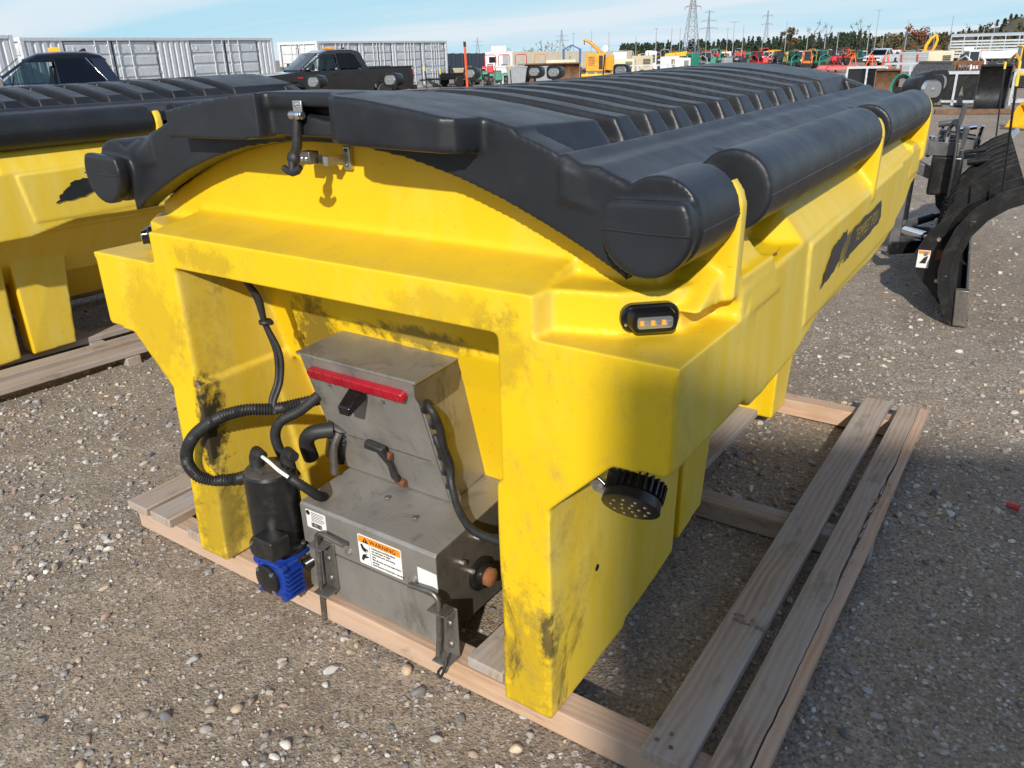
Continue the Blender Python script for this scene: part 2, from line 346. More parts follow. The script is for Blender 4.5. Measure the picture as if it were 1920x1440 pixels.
def build_ground():
    ax = axis(-3.6, 3.2, .023, 900); ay = axis(-.9, 5.2, .023, 900)
    X, Y = np.meshgrid(ax, ay)
    s = .00607*X + .0119*Y - .085
    Z = -np.where(s < 0, 0, np.where(s < .03, s*s/.06, s-.015))
    d = np.hypot(X-.5, Y-1); fade = np.clip(1.6 - d/9.0, 0.15, 1)
    Z = Z + relief(X, Y)*fade
    n, m = X.shape
    co = np.stack([X, Y, Z], -1).reshape(-1, 3).astype('f')
    i = np.arange(n*m).reshape(n, m)
    q = np.stack([i[:-1,:-1], i[:-1,1:], i[1:,1:], i[1:,:-1]], -1).reshape(-1, 4)
    me = bpy.data.meshes.new('gravel_yard'); me.vertices.add(len(co)); me.vertices.foreach_set('co', co.ravel())
    me.loops.add(q.size); me.loops.foreach_set('vertex_index', q.ravel().astype('i'))
    me.polygons.add(len(q)); me.polygons.foreach_set('loop_start', np.arange(0, q.size, 4, dtype='i'))
    me.update(calc_edges=True); me.validate()
    me.polygons.foreach_set('use_smooth', np.ones(len(q), bool))
    m_, nt, b = new_mat('packed_gravel')
    oc = N(nt, 'TexCoord').outputs['Object']
    big = tex(nt, 'Noise', .55, oc, None, Detail=5.0); mid = tex(nt, 'Noise', 7.0, oc, None, Detail=7.0, Roughness=.65)
    fin = tex(nt, 'Noise', 85.0, oc, None, Detail=5.0, Roughness=.7)
    gr = N(nt, 'TexVoronoi', Scale=95.0); nt.links.new(oc, gr.inputs['Vector']); gr2 = N(nt, 'TexVoronoi', Scale=38.0); nt.links.new(oc, gr2.inputs['Vector'])
    c = mixc(nt, ramp(nt, mid, [(.32,0),(.68,1)]), (.265,.206,.150), (.42,.342,.258))
    c = mixc(nt, ramp(nt, big, [(.35,0),(.65,1)]), c, mixc(nt, .55, c, (.37,.292,.212)))
    pt = tex(nt, 'Noise', 1.3, oc, (1.6,.8,1), Detail=7.0, Roughness=.6, Distortion=.6)
    c = mixc(nt, mth(nt, 'MULTIPLY', ramp(nt, pt, [(.44,0),(.62,1)]), .42), c, (.15,.118,.09))
    hs = N(nt, 'SeparateColor'); nt.links.new(gr.outputs['Color'], hs.inputs[0])
    c = mixc(nt, ramp(nt, hs.outputs[0], [(.60,0),(.62,.75),(.95,.95)]), c, mixc(nt, hs.outputs[1], (.47,.41,.34), (.14,.112,.088)))
    hs2 = N(nt, 'SeparateColor'); nt.links.new(gr2.outputs['Color'], hs2.inputs[0])
    pm = mth(nt, 'MULTIPLY', ramp(nt, hs2.outputs[0], [(.78,0),(.80,1)]), ramp(nt, gr2.outputs['Distance'], [(.36,1),(.46,0)]))
    c = mixc(nt, pm, c, mixc(nt, hs2.outputs[1], (.60,.55,.49), (.36,.325,.285)))
    c = mixc(nt, mth(nt, 'MULTIPLY', ramp(nt, fin, [(.40,1),(.56,0)]), .62), c, (.115,.088,.064))
    nt.links.new(c, b.inputs['Base Color']); b.inputs['Roughness'].default_value = .9; b.inputs['Specular IOR Level'].default_value = .25
    h = mth(nt, 'ADD', mth(nt, 'MULTIPLY', fin, .8), mth(nt, 'ADD', mth(nt, 'MULTIPLY', pm, .9), mth(nt, 'MULTIPLY', ramp(nt, gr.outputs['Distance'], [(0,1),(.5,0)]), .6)))
    bump(nt, b, h, .75, .006)
    o = link('gravel_yard', me, m_); o['kind'] = 'structure'
    return o
build_ground()
def stone_mat():
    m, nt, b = new_mat('loose_stone'); at_ = N(nt, 'Attribute'); at_.attribute_name = 'tint'
    n1 = tex(nt, 'Noise', 60.0, None, None, Detail=5.0, Roughness=.7)
    c = mixc(nt, mth(nt, 'MULTIPLY', ramp(nt, n1, [(.35,0),(.7,1)]), .45), at_.outputs['Color'], (.10,.085,.07))
    nt.links.new(c, b.inputs['Base Color']); b.inputs['Roughness'].default_value = .75
    bump(nt, b, n1, .4, .002); return m
M_stone = stone_mat()
def stone_template(sub, seed):
    bm = bmesh.new(); bmesh.ops.create_icosphere(bm, subdivisions=sub, radius=1.0)
    r = random.Random(seed); cuts = [(Vector((r.uniform(-1,1), r.uniform(-1,1), r.uniform(-1,1))).normalized(), r.uniform(.55,.85)) for _ in range(7)]
    for v in bm.verts:
        for n_, d_ in cuts:
            e = v.co.dot(n_) - d_
            if e > 0: v.co -= n_*e*.92
        v.co *= 1 + .10*noise.noise(v.co*2.3 + Vector((seed*3.1,0,0)))
    bm.faces.ensure_lookup_table()
    vs_ = np.array([v.co[:] for v in bm.verts], 'f'); fs_ = np.array([[v.index for v in f.verts] for f in bm.faces], 'i'); bm.free(); return vs_, fs_
TINTS = [(.36,.335,.30),(.30,.285,.265),(.42,.40,.365),(.24,.225,.205),(.33,.28,.21),(.40,.31,.21),(.19,.185,.185),(.28,.20,.16),(.10,.10,.105),(.46,.44,.41)]
rs = np.random.RandomState(11)
def clumped(n, sel):
    out = []
    while len(out) < n:
        a = sel(); k = vnoise(np.array([a[0]*1.6+40]), np.array([a[1]*1.6+60]), 9)[0] + vnoise(np.array([a[0]*5+10]), np.array([a[1]*5+30]), 10)[0]*.7
        if k + .28 > rs.rand()*.75: out.append(a)
    return out
def stones(name, pts, sizes, sub):
    T = [stone_template(sub, 100+i) for i in range(7)]
    V, F, Cc = [], [], []; n0 = 0
    for (x, y), s in zip(pts, sizes):
        tv, tf = T[rs.randint(7)]
        a = rs.rand()*6.283; c_, s_ = math.cos(a), math.sin(a)
        sx, sy, sz = s*(.8+.7*rs.rand()), s*(.7+.4*rs.rand()), s*(.4+.45*rs.rand())
        p = tv*np.array([sx, sy, sz], 'f'); t = (rs.rand()-.5)*.7; p = np.stack([p[:,0], p[:,1]*math.cos(t)-p[:,2]*math.sin(t), p[:,1]*math.sin(t)+p[:,2]*math.cos(t)], 1)
        p = np.stack([p[:,0]*c_-p[:,1]*s_, p[:,0]*s_+p[:,1]*c_, p[:,2]], 1)
        zz = gz(x, y) + float(relief(np.array(x), np.array(y)))*min(1, max(.15, 1.6-math.hypot(x-.5, y-1)/9)) + sz*.38
        V.append(p + np.array([x, y, zz], 'f')); F.append(tf + n0); n0 += len(tv)
        tn = np.array(TINTS[rs.randint(len(TINTS))])*(1.05+.6*rs.rand()); Cc.append(np.tile(np.array([*tn, 1], 'f'), (len(tv), 1)))
    V = np.concatenate(V); F = np.concatenate(F); Cc = np.concatenate(Cc)
    me = bpy.data.meshes.new(name); me.from_pydata(V.tolist(), [], F.tolist())
    at_ = me.color_attributes.new('tint', 'FLOAT_COLOR', 'POINT'); at_.data.foreach_set('color', Cc.ravel())
    if sub > 1: me.polygons.foreach_set('use_smooth', [True]*len(me.polygons)); me.set_sharp_from_angle(angle=math.radians(38))
    return link(name, me, M_stone)
def sel_near():
    # denser towards the camera, over the ground the photograph shows
    return (rs.uniform(-3.6, 2.6), -.75 + 5.2*rs.rand()**1.35)
def sel_far():
    t = rs.rand()**1.6; a = rs.uniform(-1.35, .30); d = 3 + 22*t; return (CAM.x + math.sin(a)*d, CAM.y + math.cos(a)*d)
p_ = clumped(15000, sel_near); o = stones('fine_gravel', p_, .0024 + .0055*rs.rand(len(p_))**2.2, 1); o['kind'] = 'stuff'; tag(o, 'fine loose gravel strewn over the packed dirt yard', 'gravel')
p_ = clumped(2100, sel_near); o = stones('coarse_gravel', p_, .007 + .008*rs.rand(len(p_))**1.8, 2); o['kind'] = 'stuff'; tag(o, 'thumb-sized grey and tan stones scattered across the packed dirt', 'gravel')
p_ = [sel_far() for _ in range(7000)]; o = stones('scattered_gravel', p_, .008 + .014*rs.rand(len(p_))**2, 1); o['kind'] = 'stuff'; tag(o, 'pale gravel scattered over the yard beyond the pallets', 'gravel')
for i, (x, y, s) in enumerate([(-.38,-.33,.022),(-.30,-.55,.019),(-.24,-.52,.017),(.02,-.12,.021),(.13,-.40,.018),(.31,-.05,.017),(-.14,-.18,.018),(.22,.0,.02),(-.95,.28,.022),(.47,-.16,.016),(-1.35,.62,.02),(1.9,1.75,.02),(1.62,3.0,.024),(1.42,2.78,.02),(1.95,1.2,.024),(2.05,.92,.02),(-1.7,.35,.018),(-.72,-.02,.016)]):
    o = stones('loose_stone', [(x, y)], [s], 2); tag(o, 'larger loose stone lying on the packed gravel', 'stone', 'larger loose stones')
# ---------------------------------------------------------------- the salt spreader
def taper(a):
    t = np.clip((a[:,1]-.4)/2.7, 0, 1); a[:,0] *= 1 - .045*t; return a
def archz(x, top=1.545):
    x = abs(x); return float(np.interp(x, [0,.15,.30,.45,.58,.70,.80,.88,.93], [top,top-.006,top-.026,top-.062,top-.105,top-.155,top-.20,top-.245,top-.27]))
def hopper_mesh():
    h = MB()
    # side flanges with the stepped lower edge
    yz = [(0,.905),(.44,.915),(.50,.872),(.60,.868),(.95,.876),(1.2,.93),(2.05,.915),(2.35,.935),(2.75,1.03),(2.86,1.10),(3.02,1.14),(3.08,1.26),(3.08,1.27),(.36,1.215),(.36,1.15),(0,1.15)]
    h.prism(yz, 'x', .62, 1.04)
    # shoulders sloping from the rolls down to the flange edge
    h.hexa([(.70,.36,1.1),(1.03,.36,1.1),(1.03,3.08,1.1),(.70,3.08,1.1),(.70,.36,1.28),(1.028,.36,1.205),(1.028,3.08,1.255),(.70,3.08,1.31)])
    def sho(y, d): return [(.70,y,1.1),(.70,y,1.395+d),(.90,y,1.35+d),(.955,y,1.326+d),(1.034,y,1.232+d),(1.036,y,1.1)]
    h.loft([sho(.80,-.10), sho(.87,0), sho(1.75,.012), sho(2.72,.022), sho(2.78,-.06)]); h.loft([sho(.37,-.005), sho(.56,-.005), sho(.62,-.09)])
    # decal panel, slightly proud of the flange, and the two blocks that step up to the cradles
    h.hexa([(.9,.98,.93),(1.046,.98,.95),(1.046,2.5,.97),(.9,2.5,.95),(.9,.92,1.2),(1.05,.94,1.205),(1.05,2.45,1.245),(.9,2.45,1.24)])
    for y0, y1 in ((.40,.66),(2.72,3.0)):
        h.hexa([(.80,y0,1.15),(1.045,y0,1.15),(1.045,y1,1.15),(.80,y1,1.15),(.80,y0,1.36),(1.036,y0+.04,1.235+.02*y0),(1.036,y1-.10,1.235+.02*y0),(.80,y1-.05,1.36)])
    # cradles between the rolls
    for y0, y1 in ((.307,.352),(1.775,1.82),(2.995,3.04)):
        cz_ = 1.403 if y0 < 1 else 1.42; cx_ = .945 if y0 < 1 else .968
        arc = [(cx_+.091*math.sin(t), cz_+.091*math.cos(t)) for t in np.linspace(.75, 1.6, 10)]
        h.prism([(.84,1.2),(.88,1.38)] + arc + [(cx_+.088,1.2)], 'y', y0, y1)
        h.hexa([(.84,y0-.13,1.2),(1.00,y0-.13,1.2),(1.02,y1,1.2),(.84,y1,1.2),(.84,y0-.005,1.30),(.97,y0-.005,1.28),(1.0,y1,1.29),(.84,y1,1.30)])
    # tail leg with its flare out to the flange
    fl = [(.60,.60),(.737,.725),(.895,.885),(1.034,.903),(1.042,1.15),(.60,1.15)]
    h.prism(fl, 'y', 0, .46)
    h.prism([(.60,.55),(.735,.70),(.87,.86),(.95,.88),(.98,1.15),(.60,1.15)], 'y', .4, 2.4)
    h.hexa([(.598,-.012,.086),(.748,-.012,.086),(.745,.42,.086),(.585,.42,.086),(.585,.0,.76),(.737,0,.76),(.737,.85,.76),(.60,.85,.76)])
    h.hexa([(.585,.40,.105),(.745,.40,.105),(.735,.82,.125),(.60,.82,.125),(.59,.3,.76),(.737,.3,.76),(.737,.85,.76),(.60,.85,.76)])
    h.hexa([(.57,.90,.125),(.722,.90,.125),(.705,1.16,.13),(.57,1.16,.13),(.57,.89,.92),(.735,.89,.92),(.735,1.22,.92),(.57,1.22,.92)])
    h.hexa([(.46,2.13,.086),(.685,2.13,.086),(.69,2.33,.086),(.46,2.33,.086),(.46,2.05,.95),(.72,2.05,.95),(.72,2.42,.95),(.46,2.42,.95)])
    # upper block with the lamp pocket cut into its corner (plan outline)
    pl = [(0,0),(.700,0),(.713,.065),(.85,.105),(.955,.205),(.968,.345),(1.036,.352),(1.038,.60),(0,.60)]
    h.prism(pl, 'z', 1.15, 1.250)
    h.mirror()
    # deck rising from the tail lip to the dome, roof of the tail bay
    h.prism([(.0,1.145),(.0,1.242),(.012,1.250),(.20,1.287),(.30,1.31),(.30,1.145)], 'x', -.695, .695)
    h.hexa([(-.95,.22,1.15),(.95,.22,1.15),(.95,.5,1.15),(-.95,.5,1.15),(-.86,.215,1.285),(.86,.215,1.285),(.86,.5,1.30),(-.86,.5,1.30)])
    # sloping tail wall of the hopper and the hopper trough
    h.hexa([(-.62,.365,.9),(.62,.365,.9),(.62,.6,.9),(-.62,.6,.9),(-.62,.31,1.2),(.62,.31,1.2),(.62,.6,1.2),(-.62,.6,1.2)])
    h.hexa([(-.62,.62,.10),(.62,.62,.10),(.62,.75,.10),(-.62,.75,.10),(-.62,.345,1.0),(.62,.345,1.0),(.62,.75,1.0),(-.62,.75,1.0)])
    h.hexa([(-.25,.5,.30),(.25,.5,.30),(.25,2.3,.30),(-.25,2.3,.30),(-.86,.3,1.1),(.86,.3,1.1),(.86,2.9,1.1),(-.86,2.9,1.1)])
    h.box(-.98, .98, .4, 3.05, 1.05, 1.22)
    # raised panels pressed into the tail wall
    def slope(z): return .345 + (1.0-z)*.305
    for x0, x1, z0, z1 in ((-.36,-.07,.955,1.16),(-.02,.43,.52,.925)):
        w0 = slope(z0) if z0 < .9 else .31+(1.2-z0)*.183; w1 = slope(z1) if z1 < .9 else .31+(1.2-z1)*.183
        h.hexa([(x0,w0-.026,z0),(x1,w0-.026,z0),(x1,w0+.1,z0),(x0,w0+.1,z0),(x0+.01,w1-.026,z1),(x1-.01,w1-.026,z1),(x1-.01,w1+.1,z1),(x0+.01,w1+.1,z1)])
    # dome end wall under the lid
    xs = np.linspace(-.90, .90, 25)
    h.prism([(-.90,1.2)] + [(x, archz(x)) for x in xs] + [(.90,1.2)], 'y', .195, 3.0)
    return fuse('hopper_body', h, .0082, 2, .4, taper)
def lidz(x, d=0.0):
    x = abs(x); return float(np.interp(x, [0,.12,.25,.40,.52,.62,.70,.755,.80,.86,.92], [1.655,1.652,1.642,1.622,1.602,1.578,1.548,1.516,1.514,1.490,1.470])) - d
RIBS = [(.086,.505),(.555,.69),(.742,.876),(.925,1.06),(1.115,1.255),(1.31,1.455),(1.51,1.66),(1.72,1.875),(1.935,2.095),(2.155,2.32),(2.385,2.555),(2.62,3.14)]
def lid_mesh():
    m = MB(); xs = list(np.linspace(-.92, .92, 47))
    def shell(y0, y1, up, th, x0=-.92, x1=.92, n=47):
        X = list(np.linspace(x0, x1, n)); top = [(x, lidz(x) - (0.065 if (up == 'low' and abs(x) < .72) else (.0 if up == 'low' else 0))) for x in X]
        m.prism(top + [(x, z-th) for x, z in reversed(top)], 'y', y0, y1)
    shell(.09, 3.14, 'low', .060)
    # rear and front hems hang down over the dome
    for y0, y1 in ((.085,.165),(3.06,3.14)):
        X = list(np.linspace(-.88, .88, 40)); m.prism([(x, lidz(x)-.01) for x in X] + [(x, min(lidz(x)-.09, archz(x)-.015)) for x in reversed(X)], 'y', y0, y1)
    # raised ribs
    for y0, y1 in RIBS:
        rings = []
        for yy, dz in ((y0-.001, -.08),(y0, -.08),(y0+.008, 0),(y1-(.045 if y1 < 3 else .01), 0),(y1+.004, -.08)):
            k = .63 if dz < 0 else .60
            xx = np.linspace(-k, k, 31); tp = [(x, yy, lidz(x)+(dz if dz < 0 else 0)) for x in xx]; bt = [(x, yy, lidz(x)-.105) for x in xx[::-1]]
            rings.append([(-k-.05 if dz == 0 else -k-.02, yy, lidz(k+.05)-.075)] + tp + [(k+.05 if dz == 0 else k+.02, yy, lidz(k+.05)-.075)] + bt)
        if y0 < .1: rings[1] = [(x, y0, z) for x, _, z in rings[2]]
        m.loft(rings[1:])
    # crest spine
    m.prism([(-.04,1.57),(-.028,1.646),(-.015,1.650),(.015,1.650),(.028,1.646),(.04,1.57)], 'y', .12, 3.1)
    # side rolls and the webs that carry them
    hf = MB()
    for y0, y1 in ((.085,.298),(.43,1.76),(1.93,2.985)):
        cxr, czr, rr = (.940, 1.407, .097) if y0 < .2 else (.966, 1.425, .094)
        hf.cyl((cxr,y0,czr), (cxr,y1,czr), rr, n=40)
        ya, yb = y0+.01, y1-.01
        hf.hexa([(.72,ya-.02,1.44),(.93,ya,1.40),(.93,yb,1.40),(.72,yb+.03,1.44),(.72,ya-.02,1.515),(.86,ya,1.452),(.86,yb,1.452),(.72,yb+.03,1.515)])
        if y0 > .2:   # hipped saddle behind each roll
            hf.hexa([(.66,ya+.02,1.48),(.90,ya+.10,1.45),(.90,yb-.06,1.45),(.66,yb-.04,1.48),(.68,ya+.16,1.527),(.885,ya+.20,1.490),(.885,yb-.16,1.490),(.68,yb-.18,1.527)])
    # flat-topped nose of the tail roll, split off by a slot
    prof = [(.940+.097*math.sin(t), 1.407+.097*math.cos(t)) for t in np.linspace(.93, 2*math.pi-1.02, 26)]
    hf.prism(prof, 'y', .028, .062)
    p2 = [(.940+.093*math.sin(t), 1.407+.093*math.cos(t)) for t in np.linspace(1.05, 2*math.pi-1.15, 22)]
    hf.prism(p2, 'y', .05, .10)
    hf.mirror(); m.add(hf.v, hf.f)
    # thick handles of the tail lip
    for x0, x1, yf in ((-.50,-.115,.0),(.125,.52,-.005)):
        X = list(np.linspace(x0, x1, 14))
        ch = .055
        r0 = [(x, lidz(x)) for x in X] + [(x, archz(x, 1.548)+.004) for x in reversed(X)]
        def ring(y, x0_, x1_): 
            XX = np.linspace(x0_, x1_, 14); return [(x, y, lidz(x)-.001) for x in XX] + [(x, y, max(1.545 - .02*abs(x), archz(x,1.55))-.004) for x in XX[::-1]]
        m.loft([ring(yf, x0+(.04 if x0 > 0 else .0), x1-.0 if x0 < 0 else x1-.05), ring(yf+.02, x0 if x0 > 0 else x0-.01, x1 if x0 < 0 else x1-.015), ring(.12, x0-(.0 if x0 > 0 else .03), x1+(.0 if x0 < 0 else .01))])
    # bridge over the latch and the finger slot
    X = np.linspace(-.14, .15, 8)
    m.prism([(x, 1.653) for x in X] + [(x, 1.618) for x in X[::-1]], 'y', .035, .12)
    m.prism([(-.14,1.618),(-.02,1.618),(.0,1.600),(.07,1.588),(.15,1.586),(.15,1.548),(-.14,1.548)], 'y', .045, .12)
    def sag(a):
        # the long panels droop a little between the stiff ends
        y, x = a[:,1], np.abs(a[:,0]); wy = np.interp(y, [.12,.45,1.0,1.7,2.6,3.14], [0,.020,.028,.026,.014,.010]); wx = np.clip((.74-x)/.22, 0, 1); a[:,2] -= wy*wx*np.clip((a[:,2]-1.45)/.05, 0, 1); return taper(a)
    return fuse('lid', m, .0066, 2, .5, sag)
SPR = thing('salt_spreader', 'yellow salt spreader with black ribbed lid, its motor and control box in the open tail', 'salt spreader', (0,0,0), 0, None)
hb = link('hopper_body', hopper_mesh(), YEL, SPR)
ld = link('lid', lid_mesh(), BLK, SPR)
# parting seams on the rolls
for sx_ in (-1, 1):
    for y0, y1 in ((.09,.296),(.435,1.755),(1.935,2.98)):
        cxr, czr, rr = (.940, 1.407, .097) if y0 < .2 else (.966, 1.425, .094); tp = lambda y: 1-.045*min(max((y-.4)/2.7,0),1)
        part('parting_seam', MB().tube([(sx_*(cxr+rr-.0012)*tp(y), y, czr-.004) for y in np.linspace(y0, y1, 6)], .0024, 6), BLK, ld)
    part('parting_seam', MB().tube([(sx_*(.846), .0275, 1.403),(sx_*.94,.0272,1.401),(sx_*1.034,.0275,1.403)], .0022, 6), BLK, ld)
# ---- latch on the dome
lt = part('lid_latch', MB().tube([(-.066,.032,1.595),(-.068,.028,1.56),(-.073,.026,1.525),(-.080,.024,1.508)], [.011,.012,.013,.012], 10), M_rub, SPR, ang=60)
q = MB().ball((-.084,.02,1.496), .019, 12, 8, (1,.8,1.05)); q.tube([(-.116,.012,1.474),(-.10,.012,1.466),(-.084,.012,1.464),(-.068,.012,1.468),(-.054,.014,1.478)], [.008,.010,.011,.010,.007], 10); q.cyl((-.084,.016,1.49),(-.084,.012,1.468),.011)
part('pull_tab', q, M_rub, lt, ang=60)
q = MB().box(-.074,-.042,.028,.034,1.602,1.634); q.cyl((-.085,.028,1.600),(-.040,.028,1.600),.010,n=12); part('latch_plate', q, M_zinc, lt, .002)
part('rivet', MB().ball((-.058,.026,1.624), .006, 10, 6, (1,.6,1)), M_chrome, lt)
part('rivet', MB().ball((-.050,.018,1.600), .010, 10, 6, (1,.6,1)), M_chrome, lt)
for o_ in (lt, *ALLCH(lt)): o_.data.transform(Matrix.Translation((.062,0,0)))
kp = part('latch_keeper', MB().prism([(-.055,.150),(-.055,.145),(.0,.138),(.008,.132),(.010,.12),(.03,.118),(.035,.19),(.03,.19),(.028,.124),(.016,.126),(.014,.138),(.0,.146)], 'z', 1.455, 1.478), M_zinc, SPR)
part('keeper_block', MB().box(-.075,-.035,.115,.15,1.455,1.488), M_steel, kp, .002)
part('keeper_foot', MB().box(.022,.048,.180,.196,1.438,1.500), M_zinc, kp, .003)
for z in (1.450,1.488): part('rivet', MB().ball((.035,.178,z), .0055, 10, 6, (1,.6,1)), M_steel, kp)
for x in (-.064,-.047): part('rivet', MB().ball((x,.114,1.470), .006, 10, 6, (1,.6,1)), M_chrome, kp)
for o_ in (kp, *ALLCH(kp)): o_.data.transform(Matrix.Translation((-.035,0,.012)))
# ---- corner marker lamps
def rrect(w, h, r, n=5):
    pts = []
    for cx_, cy_, a0 in ((w/2-r,h/2-r,0),(-w/2+r,h/2-r,90),(-w/2+r,-h/2+r,180),(w/2-r,-h/2+r,270)):
        for k in range(n+1):
            a = math.radians(a0+90*k/n); pts.append((cx_+r*math.cos(a), cy_+r*math.sin(a)))
    return pts
def marker_lamp(c, nrm, label):
    nrm = Vector(nrm).normalized(); xa = Vector((0,0,1)).cross(nrm).normalized(); za = Vector((0,0,1))
    R = Matrix((xa, -nrm, za)).transposed().to_4x4(); R.translation = Vector(c)
    b = MB(); r1 = rrect(.130,.062,.027); r2 = rrect(.122,.054,.023); r3 = rrect(.098,.044,.014)
    b.loft([[(u,.004,w) for u,w in r1],[(u,-.012,w) for u,w in r1],[(u,-.017,w) for u,w in r2],[(u*1.0,-.018,w) for u,w in rrect(.108,.05,.02)],[(u+.004,-.036,w-.004) for u,w in r3]])
    o = part('marker_lamp', b.xf(R), M_blkg, SPR, 0, label=label)
    l = MB().prism(rrect(.078,.026,.007), 'y', -.0385, -.030); l.xf(Matrix.Translation((0,0,0))); l.v = [(p[0]+.004,p[1],p[2]-.004) for p in l.v]; part('lens', l.xf(R), M_lens, o)
    for i in range(3):
        for j, mm in ((-.5,M_amber),(.5,M_lens)):
            d = MB().box(-.004,.004,-.0415,-.038,-.005,.005); d.v = [(p[0]+.004+(i-1)*.024+j*.011, p[1], p[2]-.004-(.0 if j<0 else .002)) for p in d.v]; part('diode', d.xf(R), mm, o)
    part('screw', MB().ball((-.054,-.016,-.012), .005, 8, 5, (1,.6,1)).xf(R), M_chrome, o)
    return o
marker_lamp((.903,.150,1.195), (.66,-.75,0), 'black marker lamp with clear lens and amber diodes')
marker_lamp((-.903,.150,1.195), (-.66,-.75,0), 'black marker lamp seen edge on')
# ---- round work lamp under the flare
wl_ = part('work_lamp', MB().lathe([(.02,.050),(.058,.046),(.062,.012),(.068,.006),(.070,-.018),(.064,-.020)], n=36), M_blkp, SPR, ang=30)
wl_.location = (.905,.10,.757); wl_.rotation_euler = (math.radians(-52), math.radians(6), math.radians(14))
fin = MB()
for k in range(26):
    a = 2*math.pi*k/26; f_ = MB().box(.045,.072,-.0025,.0025,.010,.050).xf(Matrix.Rotation(a, 4, 'Z')); fin.add(f_.v, f_.f)
part('cooling_fins', fin, M_blkp, wl_)
part('lamp_glass', MB().lathe([(.002,-.018),(.063,-.0185),(.063,-.0165)], n=36), M_glass, wl_)
for rr, n_ in ((.045,10),(.022,5),(0,1)):
    for k in range(n_):
        a = 2*math.pi*k/n_; part('diode', MB().ball((rr*math.cos(a), rr*math.sin(a), -.0195), .0055, 8, 5, (1,1,.6)), M_chrome, wl_)
br = part('lamp_bracket', MB().prism([(.770,.79),(.80,.815),(.845,.785),(.848,.765),(.835,.755),(.80,.775)], 'y', .085, .094), M_zinc, SPR, .002)
part('bracket_bolt', MB().cyl((.825,.070,.782),(.825,.1,.782),.011,n=6).cyl((.825,.076,.782),(.825,.08,.782),.016,n=14), M_zinc, br)
part('lamp_cable', MB().tube(spl([(.86,.1,.80),(.852,.09,.825),(.862,.085,.845),(.89,.09,.862)]), .0055, 8), M_rub, SPR, ang=60)
# ---- tail bay: stainless chute housing
HX0, HX1, HY = -.235, .325, .05
hs = part('chute_housing', MB().prism([(HY+.006,.094),(HY+.006,.405),(.50,.440),(.52,.30),(.46,.094)], 'x', HX0+.006, HX1-.004), SSd, SPR, .004)
cv = MB().prism([(HY,.268),(HY,.408),(HY+.008,.416),(.505,.448),(.505,.443),(HY+.012,.411),(HY+.004,.404),(HY+.004,.268)], 'x', HX0, HX1)
cv = part('housing_cover', cv, SS, SPR, .0012)
part('housing_cover_side', MB().prism([(HY+.002,.30),(HY+.004,.41),(.50,.442),(.50,.26),(.22,.20)], 'x', HX1-.003, HX1+.0015), SSd, SPR)
part('housing_front', MB().prism([(HX0+.0,.096),(HX1-.012,.096),(HX1,.108),(HX1,.262),(HX0+.02,.262)], 'y', HY+.0005, HY+.005), SS, SPR)
for x in (-.03,.235):
    part('cover_bolt', MB().cyl((x,HY+.002,.300),(x,HY-.003,.300),.014,n=16).cyl((x,HY,.300),(x,HY-.012,.300),.009,n=6), M_zinc, cv)
for x, y in ((.01,.20),(.16,.16)): part('rivet', MB().lathe([(.0005,.0022),(.009,.0022),(.010,.0)], (x,y,.4235+(y-.06)*.066), 16), SSd, cv)
# labels
Rf = Matrix.Rotation(math.radians(90), 4, 'X')
def on_front(x, z, y=HY): m_ = Rf.copy(); m_.translation = Vector((x, y-.0012, z)); return m_
lb = part('warning_label', MB().prism([(u+.105,w+.333) for u,w in rrect(.176,.105,.006)], 'y', HY-.0012, HY+.001), M_white, cv, label='orange and white printed warning label')
part('label_band', MB().prism([(.020,.358),(.190,.358),(.190,.379),(.187,.382),(.023,.382),(.020,.379)], 'y', HY-.0018, HY-.001), M_orange, lb)
put_text('label_text', 'WARNING', .0225, M_ink, lb, on_front(.066,.3620,HY-.001), sx=.98)
part('label_sign', MB().prism([(.036,.361),(.062,.361),(.049,.380)], 'y', HY-.0024, HY-.001), M_ink, lb)
part('label_sign', MB().box(.0478,.0502,HY-.0030,HY-.002,.366,.3745), M_orange, lb)
for i, t in enumerate(('Rotating parts and flying objects', 'can cause injury or death.', 'Keep hands, parts, and clothing', 'away.', 'Shut off power and stop engine before', 'servicing.', 'Read Operators Manual before operating.')):
    put_text('label_text', t, .0088, M_ink, lb, on_front(.073,.3475-i*.0098,HY-.0008), sx=.84)
part('label_line', MB().box(.0645,.0655,HY-.0018,HY-.001,.284,.356), M_ink, lb)
for cz, s in ((.338,1),(.306,-1)):   # two pictograms
    g = [(.026,cz+.012*s),(.034,cz+.015*s),(.040,cz+.004*s),(.056,cz-.002*s),(.058,cz-.007*s),(.046,cz-.006*s),(.052,cz-.014*s),(.036,cz-.010*s),(.030,cz-.002*s)]
    part('label_pictogram', MB().prism(g, 'y', HY-.0018, HY-.001), M_ink, lb)
l2 = part('serial_label', MB().prism([(u-.165,w+.366) for u,w in rrect(.088,.066,.003)], 'y', HY-.0012, HY+.001), M_white, cv)
part('label_mark', MB().prism([(-.199+.009*math.cos(a), .388+.009*math.sin(a)) for a in np.linspace(0,6.283,17)[:-1]], 'y', HY-.0018, HY-.001), M_ink, l2)
r_ = random.Random(3); x = -.188
while x < -.142:
    w = r_.choice((.0008,.0014,.002)); part('bar', MB().box(x,x+w,HY-.0018,HY-.001,.339,.356), M_ink, l2); x += w + r_.choice((.0009,.0015))
for i in range(6): part('label_line', MB().box(-.185,-.127-(.01 if i%3==2 else 0),HY-.0018,HY-.001,.392-i*.006,.3940-i*.006), M_steel, l2)
l3 = part('blank_label', MB().prism([(.254,.352),(.305,.351),(.326,.350),(.3275,.290),(.30,.289),(.255,.291)], 'y', HY-.0013, HY+.001), M_white, cv)
